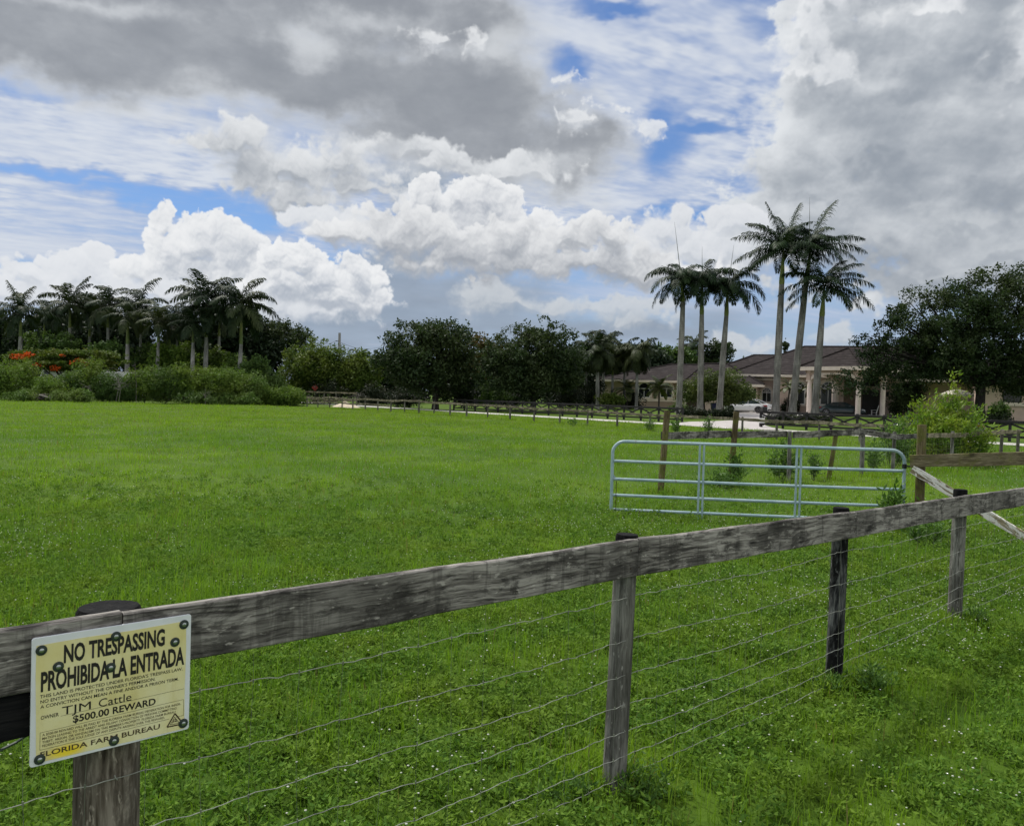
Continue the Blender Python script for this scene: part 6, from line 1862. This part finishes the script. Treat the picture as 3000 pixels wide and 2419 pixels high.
# hedges and shrubs round the drive
def py_of(px, d, z): return 1150 + (px - 1490) * 0.0262 + (EYE - z) * FPX / d
def hedge(label, px0, px1, hh, d, mt, seed, n):
    cx = (px0 + px1) / 2
    tree('hedge', label, 'hedge', cx, d, [(px0 + (px1 - px0) * f, py_of(cx, d, on(cx, d).z + hh * .5), (px1 - px0) / 7, hh * .62 * FPX / d) for f in (.08, .25, .42, .58, .75, .92)], mt, n, 0.13, 130, .22, 0, 0, 'clipped hedges by the driveway', seed, 'bark', .2, .9, .7, .2, 'foliage', 'stem', .55)
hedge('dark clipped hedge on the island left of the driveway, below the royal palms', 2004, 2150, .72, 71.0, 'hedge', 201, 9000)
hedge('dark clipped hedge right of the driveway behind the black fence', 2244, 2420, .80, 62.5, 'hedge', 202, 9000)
for k, (x, y, w, h, d, mt, lab) in enumerate([(2318, 1190, 24, 22, 93, 'hedge', 'dark shrub below the small yellow green palm at the house wall'), (2640, 1180, 34, 45, 88, 'oak', 'tall dark shrub against the wall right of the entrance'), (2680, 1140, 36, 40, 88.5, 'oak', 'dark small tree covering the arched window right of the entrance'),
      (2930, 1205, 30, 26, 78, 'midgreen', 'shrub below the sill of the right wing'), (1990, 1200, 22, 12, 80, 'midgreen', 'low shrub at the foot of the leftmost royal palm'), (2030, 1208, 24, 10, 79.6, 'hedge', 'low shrub between the first two royal palm trunks'), (1450, 1150, 60, 34, 88, 'midgreen', 'leafy green shrub under the dark oaks'), (1360, 1160, 40, 30, 88.5, 'hedge', 'dark shrub right of the rounded oak trunk'),
      (1500, 1168, 50, 26, 90, 'hedge', 'dark shrub left of the ragged oak trunk'), (1660, 1165, 60, 30, 92, 'hedge', 'dark shrub right of the ragged oak trunk'), (1790, 1170, 40, 16, 90, 'olive', 'low yellowish shrub at the foot of the garden palms'), (1735, 1150, 50, 40, 95, 'hedge', 'dark shrub among the garden palms'), (1190, 1165, 60, 34, 92, 'hedge', 'dark shrub left of the rounded oak trunk'), (1100, 1160, 50, 34, 99, 'hedge', 'dark shrub below the feathery tree'), (960, 1150, 70, 36, 101, 'hedge', 'dark shrub below the olive tree, by the red sign'),
      (1850, 1175, 40, 26, 94, 'hedge', 'dark shrub under the dark date palm'), (2900, 1235, 60, 14, 66, 'hedge', 'low dark planting before the right wing')]):
    tree('shrub', lab, 'shrub', x, d, [(x, y, w, h), (x - w * .3, y + h * .4, w * .7, h * .6)], mt, 2600, 0.22, 55, .42, 0, 0, 'shrubs around the house and under the trees', 210 + k, 'bark', .35, .9, .9, .2, 'foliage', 'stem', .5)

# ---- leafy stemmed plants in the paddock
def stem_plant(name, label, base, n, H, spread, leaf, per, mat, seed, group=None, r=0.012, lean=0.0, cat='plant', droop=0.0, foot=.30):
    """many upright stems set with narrow leaves"""
    rg = np.random.RandomState(seed)
    t_ = thing(name, label, cat, base, 0, group)
    mb = MB(); C, D_ = [], []
    for i in range(n):
        a = rg.rand() * 2 * math.pi; s = spread * rg.rand() ** .6
        h = H * (0.55 + 0.5 * rg.rand()) * (1.05 - .5 * (s / max(spread, 1e-6)) ** 2)
        p0 = np.array([math.cos(a) * s * foot, math.sin(a) * s * foot, 0.0]); p2 = np.array([math.cos(a) * s + lean, math.sin(a) * s, h])
        p1 = (p0 + p2) / 2 + np.array([0, 0, h * .12])
        ts = np.linspace(0, 1, 7)
        cv = [(1 - t) ** 2 * p0 + 2 * t * (1 - t) * p1 + t * t * p2 for t in ts]
        mb.tube([tuple(q) for q in cv], [r * (1 - .75 * t) for t in ts], 5)
        for j in range(per):
            t = .18 + .82 * (j + rg.rand()) / per
            q = (1 - t) ** 2 * p0 + 2 * t * (1 - t) * p1 + t * t * p2
            b = j * 2.4 + rg.rand()
            dv = np.array([math.cos(b), math.sin(b), .55 + .6 * t - droop])
            dv /= np.linalg.norm(dv)
            C.append(q + dv * leaf * .55); D_.append(dv * 2.2)
            # side shoots
            if rg.rand() < .5:
                e = q + dv * leaf * 1.6
                for _ in range(3):
                    C.append(e + rg.randn(3) * leaf * .5); D_.append(dv * 1.6 + rg.randn(3) * .5)
    mb.build('stem', M['rachis'], t_)
    link('foliage', leaf_mesh('foliage', np.array(C), leaf, rg, .2, .30, np.array(D_)), M[mat], t_)
    return t_
b = on(2768, 28.5)
stem_plant('green_shrub', 'big bright yellow green shrub behind the mossy gatepost on the right', b, 92, 2.15, 1.62, 0.17, 32, 'shrub', 61, None, .014, -.05, 'shrub', 0.25, .75)
b2_ = on(2788, 28.3)
stem_plant('green_shrub', 'tall narrow leafy shoots rising from the top of the bright shrub', (b2_.x, 28.3, b2_.z), 12, 2.80, .42, 0.16, 46, 'shrub', 62, None, .014, .02, 'shrub')
b = on(2622, 26.0)
stem_plant('tall_weed', 'leafy weed with pale tops on the fence line, left of the big bright shrub', b, 20, 1.75, .62, 0.12, 30, 'weed', 63, 'weeds along the paddock fence')
WEEDS = [(2300, 20.3, 13, .95, .30, .11, 24, 'tall weed clump behind the right upright of the gate'), (2390, 20.6, 7, .62, .18, .10, 20, 'small weed beside the leaning paddock post'), (2162, 18.8, 9, .72, .22, .10, 20, 'weed growing at the foot of the second tall mossy post'), (2638, 12.9, 5, .62, .16, .12, 22, 'leafy weed poking through the right end of the gate'),
         (2560, 24.0, 9, .9, .35, .11, 20, 'weed by the paddock fence left of the gatepost'), (2120, 18.2, 16, .32, .6, .09, 12, 'low dark weed patch before the second tall mossy post'), (2730, 11.6, 8, .45, .32, .09, 16, 'weed at the foot of the hinge post behind the near fence'), (2700, 12.4, 9, .50, .3, .09, 16, 'low weed beside the hinge post'),
         (1905, 48.2, 7, .75, .35, .12, 14, 'weed on a field fence post left of the first mossy post'), (1985, 46.4, 9, .95, .4, .13, 16, 'weed covering the field fence beside the first mossy post'), (1680, 51.8, 6, .55, .4, .12, 12, 'small weed at a field fence post in the middle of the field edge'), (2075, 45.0, 8, .9, .35, .13, 14, 'weed on the field fence between the two mossy posts')]
for k, (x, d, n, H_, sp, lf, per, lab) in enumerate(WEEDS):
    stem_plant('weed', lab, on(x, d), n, H_, sp, lf, per, 'weed', 70 + k, 'weeds along the paddock fence', .007)

for k, (x, y, n, H_, sp, lf, per, lab) in enumerate([(0.72, 4.10, 16, .12, .20, .036, 14, 'low yellowish weed tuft at the foot of the split grey post'), (0.36, 4.02, 9, .10, .16, .036, 14, 'low weed tuft left of the foot of the split grey post'), (2.50, 5.70, 16, .15, .22, .04, 14, 'dark weed tuft right of the foot of the blackened post'), (2.22, 5.62, 8, .11, .16, .036, 14, 'small weed tuft left of the foot of the blackened post'), (4.22, 7.40, 12, .14, .2, .04, 14, 'weed tuft at the foot of the near post furthest to the right')]):
    stem_plant('weed', lab, (x, y, gz(x, y)), n, H_, sp, lf, per, 'weed', 90 + k, 'weeds at the feet of the near posts', .003)

# ------------------------------------------------------------------ grass, clover and flowers (nobody could count them)
def fbm2(x, y, seed, octs=4, gain=0.55):
    return fbm(np.asarray(x, np.float32), np.asarray(y, np.float32), octs, seed, gain)

def field_points(rg, n_cap, d0, d1, dens0, dref, fall, margin=2.2):
    """points of the pasture, thinning out with distance from the viewer"""
    ds = np.linspace(d0, d1, 400)
    dn = dens0 * np.minimum(1.0, (dref / ds) ** fall) * (1.30 * ds + 2 * margin)
    cum = np.concatenate([[0], np.cumsum((dn[1:] + dn[:-1]) / 2 * np.diff(ds))])
    n = int(min(n_cap, cum[-1]))
    y = np.interp(rg.rand(n) * cum[-1], cum, ds)
    x = (rg.rand(n) * 2 - 1) * (0.65 * y + margin)
    return x, y
def in_field(x, y):
    s = across(x, y)
    ok = (s < -2.1) & (y < 84 + 0.08 * x)
    return ok
def clump(x, y): return fbm2(x * 0.9, y * 0.9, 21, 4)
def patch(x, y): return fbm2(x * 0.22, y * 0.22, 33, 4)

def blades(name, rg, x, y, h, w, mat, kind='stuff', label=None, lean=0.5):
    n = len(x)
    z = gz_np(x, y)
    a = rg.rand(n) * 2 * np.pi; b2 = a + rg.uniform(-.6, .6, n) + np.pi / 2
    ln = lean * rg.rand(n) * h
    dx_, dy_ = np.cos(a) * ln, np.sin(a) * ln
    wx, wy = np.cos(b2) * w * .5, np.sin(b2) * w * .5
    B = np.stack([x, y, z - .01], -1)
    Wv = np.stack([wx, wy, np.zeros(n)], -1)
    m1 = B + np.stack([dx_ * .28, dy_ * .28, h * .55], -1)
    tip = B + np.stack([dx_, dy_, h * (1.0 - .25 * rg.rand(n) * lean)], -1)
    V = np.stack([B - Wv * .8, B + Wv * .8, m1 - Wv, m1 + Wv, tip], 1).reshape(-1, 3)
    i = np.arange(n) * 5
    tr = np.concatenate([np.stack([i, i + 1, i + 3], -1), np.stack([i, i + 3, i + 2], -1), np.stack([i + 2, i + 3, i + 4], -1)])
    return tag(link(name, np_mesh(name, V, tris=tr), mat), kind=kind)

def grassy(name, k, transl=0.36):
    m, t, b, o = material(name)
    p = wpos(t)
    r = t.new('ShaderNodeNewGeometry').outputs['Random Per Island']
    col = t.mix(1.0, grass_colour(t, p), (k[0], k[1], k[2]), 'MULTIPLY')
    col = t.mix(t.ss(r, 0.0, 1.0, 0.0, 0.55, False), col, t.mix(1.0, col, (1.55, 1.45, 1.2), 'MULTIPLY'))
    col = t.mix(t.ss(r, 0.95, 0.97), col, (0.19, 0.16, 0.06))
    t.put(b.inputs['Base Color'], col); b.inputs['Roughness'].default_value = 0.5; b.inputs['Specular IOR Level'].default_value = 0.25
    tr = t.new('ShaderNodeBsdfTranslucent'); t.put(tr.inputs[0], t.mix(1.0, col, (1.1, 1.2, 0.6), 'MULTIPLY'))
    mx = t.new('ShaderNodeMixShader'); mx.inputs[0].default_value = transl
    t.lk.new(b.outputs[0], mx.inputs[1]); t.lk.new(tr.outputs[0], mx.inputs[2]); t.lk.new(mx.outputs[0], o.inputs[0])
    return m
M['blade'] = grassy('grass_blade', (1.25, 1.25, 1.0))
M['clover'] = leafy('clover_leaf', (0.058, 0.130, 0.020), (0.130, 0.222, 0.030), (0.150, 0.215, 0.022), 0.3, 0.7, 1.3, 0.05)

rg = np.random.RandomState(2024)
x, y = field_points(rg, 420000, 2.6, 86, 1500, 7.0, 1.45)
ok = in_field(x, y)
cl = clump(x, y); pt = patch(x, y)
ok &= rg.rand(len(x)) < np.clip(0.55 + 0.9 * cl + 0.35 * sstp(y, 12, 22), 0.12, 1.0)
x, y, cl, pt = x[ok], y[ok], cl[ok], pt[ok]
near = 1 - sstp(y, 6, 16)
leftness = sstp(-x - 0.1 * y, -2.0, 1.0)
h = (0.055 + 0.095 * np.clip(1.3 * cl + .30 + .5 * pt, 0, 1.4)) * rg.uniform(.6, 1.45, len(x)) * (1 + 0.55 * near * leftness) * (1 + .004 * y)
h = np.where(rg.rand(len(x)) < 0.04 * (1 - near * .3), h * 1.9, h)
w = 0.0042 * np.maximum(1.0, (y / 7.0)) ** 0.80 * rg.uniform(.7, 1.4, len(x))
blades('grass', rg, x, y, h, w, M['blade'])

# broad-leaved ground cover, thick in the foreground
x, y = field_points(rg, 42000, 2.5, 20, 300, 7.0, 2.0)
ok = in_field(x, y); cv = fbm2(x * .55, y * .55, 91, 4)
ok &= rg.rand(len(x)) < np.clip(0.70 - 0.9 * clump(x, y) + 0.6 * cv, 0.12, 1) * (1 - sstp(y, 9, 20))
x, y = x[ok], y[ok]; n = len(x)
per = 20
j = np.repeat(np.arange(n), per)
hh = (0.035 + 0.085 * rg.rand(n)) * (1 + .5 * np.clip(fbm2(x * .8, y * .8, 95, 3), -.5, 1))
a = rg.rand(len(j)) * 2 * np.pi; lev = rg.rand(len(j)) ** .7
rr = (0.012 + 0.055 * rg.rand(len(j))) * np.maximum(1, y[j] / 8) ** .5
C = np.stack([x[j] + np.cos(a) * rr, y[j] + np.sin(a) * rr, gz_np(x[j], y[j]) + .004 + hh[j] * lev], -1)
Dv = np.stack([np.cos(a), np.sin(a), .15 + .9 * rg.rand(len(j))], -1) * 1.6
sz = 0.034
sc_l = np.maximum(1.0, y[j] / 8.0) ** .6
me = leaf_mesh('clover', C, 1.0, rg, .5, .42, Dv)
# size by distance
V = np.empty(len(me.vertices) * 3, np.float32); me.vertices.foreach_get('co', V); V = V.reshape(-1, 4, 3)
cen = C[:, None, :]; V = cen + (V - cen) * (sz * sc_l)[:, None, None]
me.vertices.foreach_set('co', V.astype(np.float32).ravel()); me.update()
tag(link('clover', me, M['clover']), kind='stuff')

# white flower heads on thin stalks
M['bloom'] = plain('white_bloom', (0.52, 0.54, 0.45), 0.8, 0.1, 50.0)
x, y = field_points(rg, 26000, 3.0, 40, 120, 7.5, 1.75)
ok = in_field(x, y)
ok &= rg.rand(len(x)) < np.clip(.10 + 1.6 * fbm2(x * .45, y * .45, 120, 3) + .28 * sstp(x + .15 * y, 0, 4), 0.02, 1)
x, y = x[ok], y[ok]; n = len(x)
z = gz_np(x, y) + rg.uniform(.07, .16, n)
R = 0.0058 * np.maximum(1, y / 9) ** .45 * rg.uniform(.7, 1.3, n)
octv = np.array([(1, 0, 0), (0, 1, 0), (-1, 0, 0), (0, -1, 0), (0, 0, .75), (0, 0, -.5), (.7, .7, .35), (-.7, .7, .35), (-.7, -.7, .35), (.7, -.7, .35)])
octf = np.array([(0, 6, 9), (1, 7, 6), (2, 8, 7), (3, 9, 8), (6, 4, 9), (7, 4, 6), (8, 4, 7), (9, 4, 8), (0, 1, 6), (1, 2, 7), (2, 3, 8), (3, 0, 9), (1, 0, 5), (2, 1, 5), (3, 2, 5), (0, 3, 5)])
V = (np.stack([x, y, z], -1)[:, None, :] + octv[None] * R[:, None, None]).reshape(-1, 3)
F = (np.arange(n)[:, None, None] * 10 + octf[None]).reshape(-1, 3)
tag(link('clover_flower', np_mesh('clover_flower', V, tris=F, smooth=True), M['bloom']), kind='stuff')

# coarse tussocks of longer grass scattered over the middle of the field and along the fences
x0 = []; 
T_ = np.concatenate([np.stack([rg.uniform(-22, 26, 420), rg.uniform(12, 70, 420)], -1),
                     np.array([[FF0.x + FD.x * l + rg.uniform(-.3, .3), FF0.y + FD.y * l + rg.uniform(-.3, .3)] for l in LT for _ in range(3)]),
                     np.array([[p[0] + rg.uniform(-.25, .25), p[1] + rg.uniform(-.25, .25)] for p in PP for _ in range(4)]),
                     np.array([[FP[i].x + rg.uniform(-.22, .22), FP[i].y + rg.uniform(-.22, .18)] for i in range(1, 6) for _ in range(7)])])
per = 60
j = np.repeat(np.arange(len(T_)), per)
sp = np.where(T_[j, 1] > 9.3, .16 + .005 * T_[j, 1], .07)
x = T_[j, 0] + rg.randn(len(j)) * sp; y = T_[j, 1] + rg.randn(len(j)) * sp
h = np.where(T_[j, 1] > 9.3, .20, .16) * rg.uniform(.5, 1.3, len(j)); w = 0.0045 * np.maximum(1, y / 7) ** .75
ok = in_field(x, y)
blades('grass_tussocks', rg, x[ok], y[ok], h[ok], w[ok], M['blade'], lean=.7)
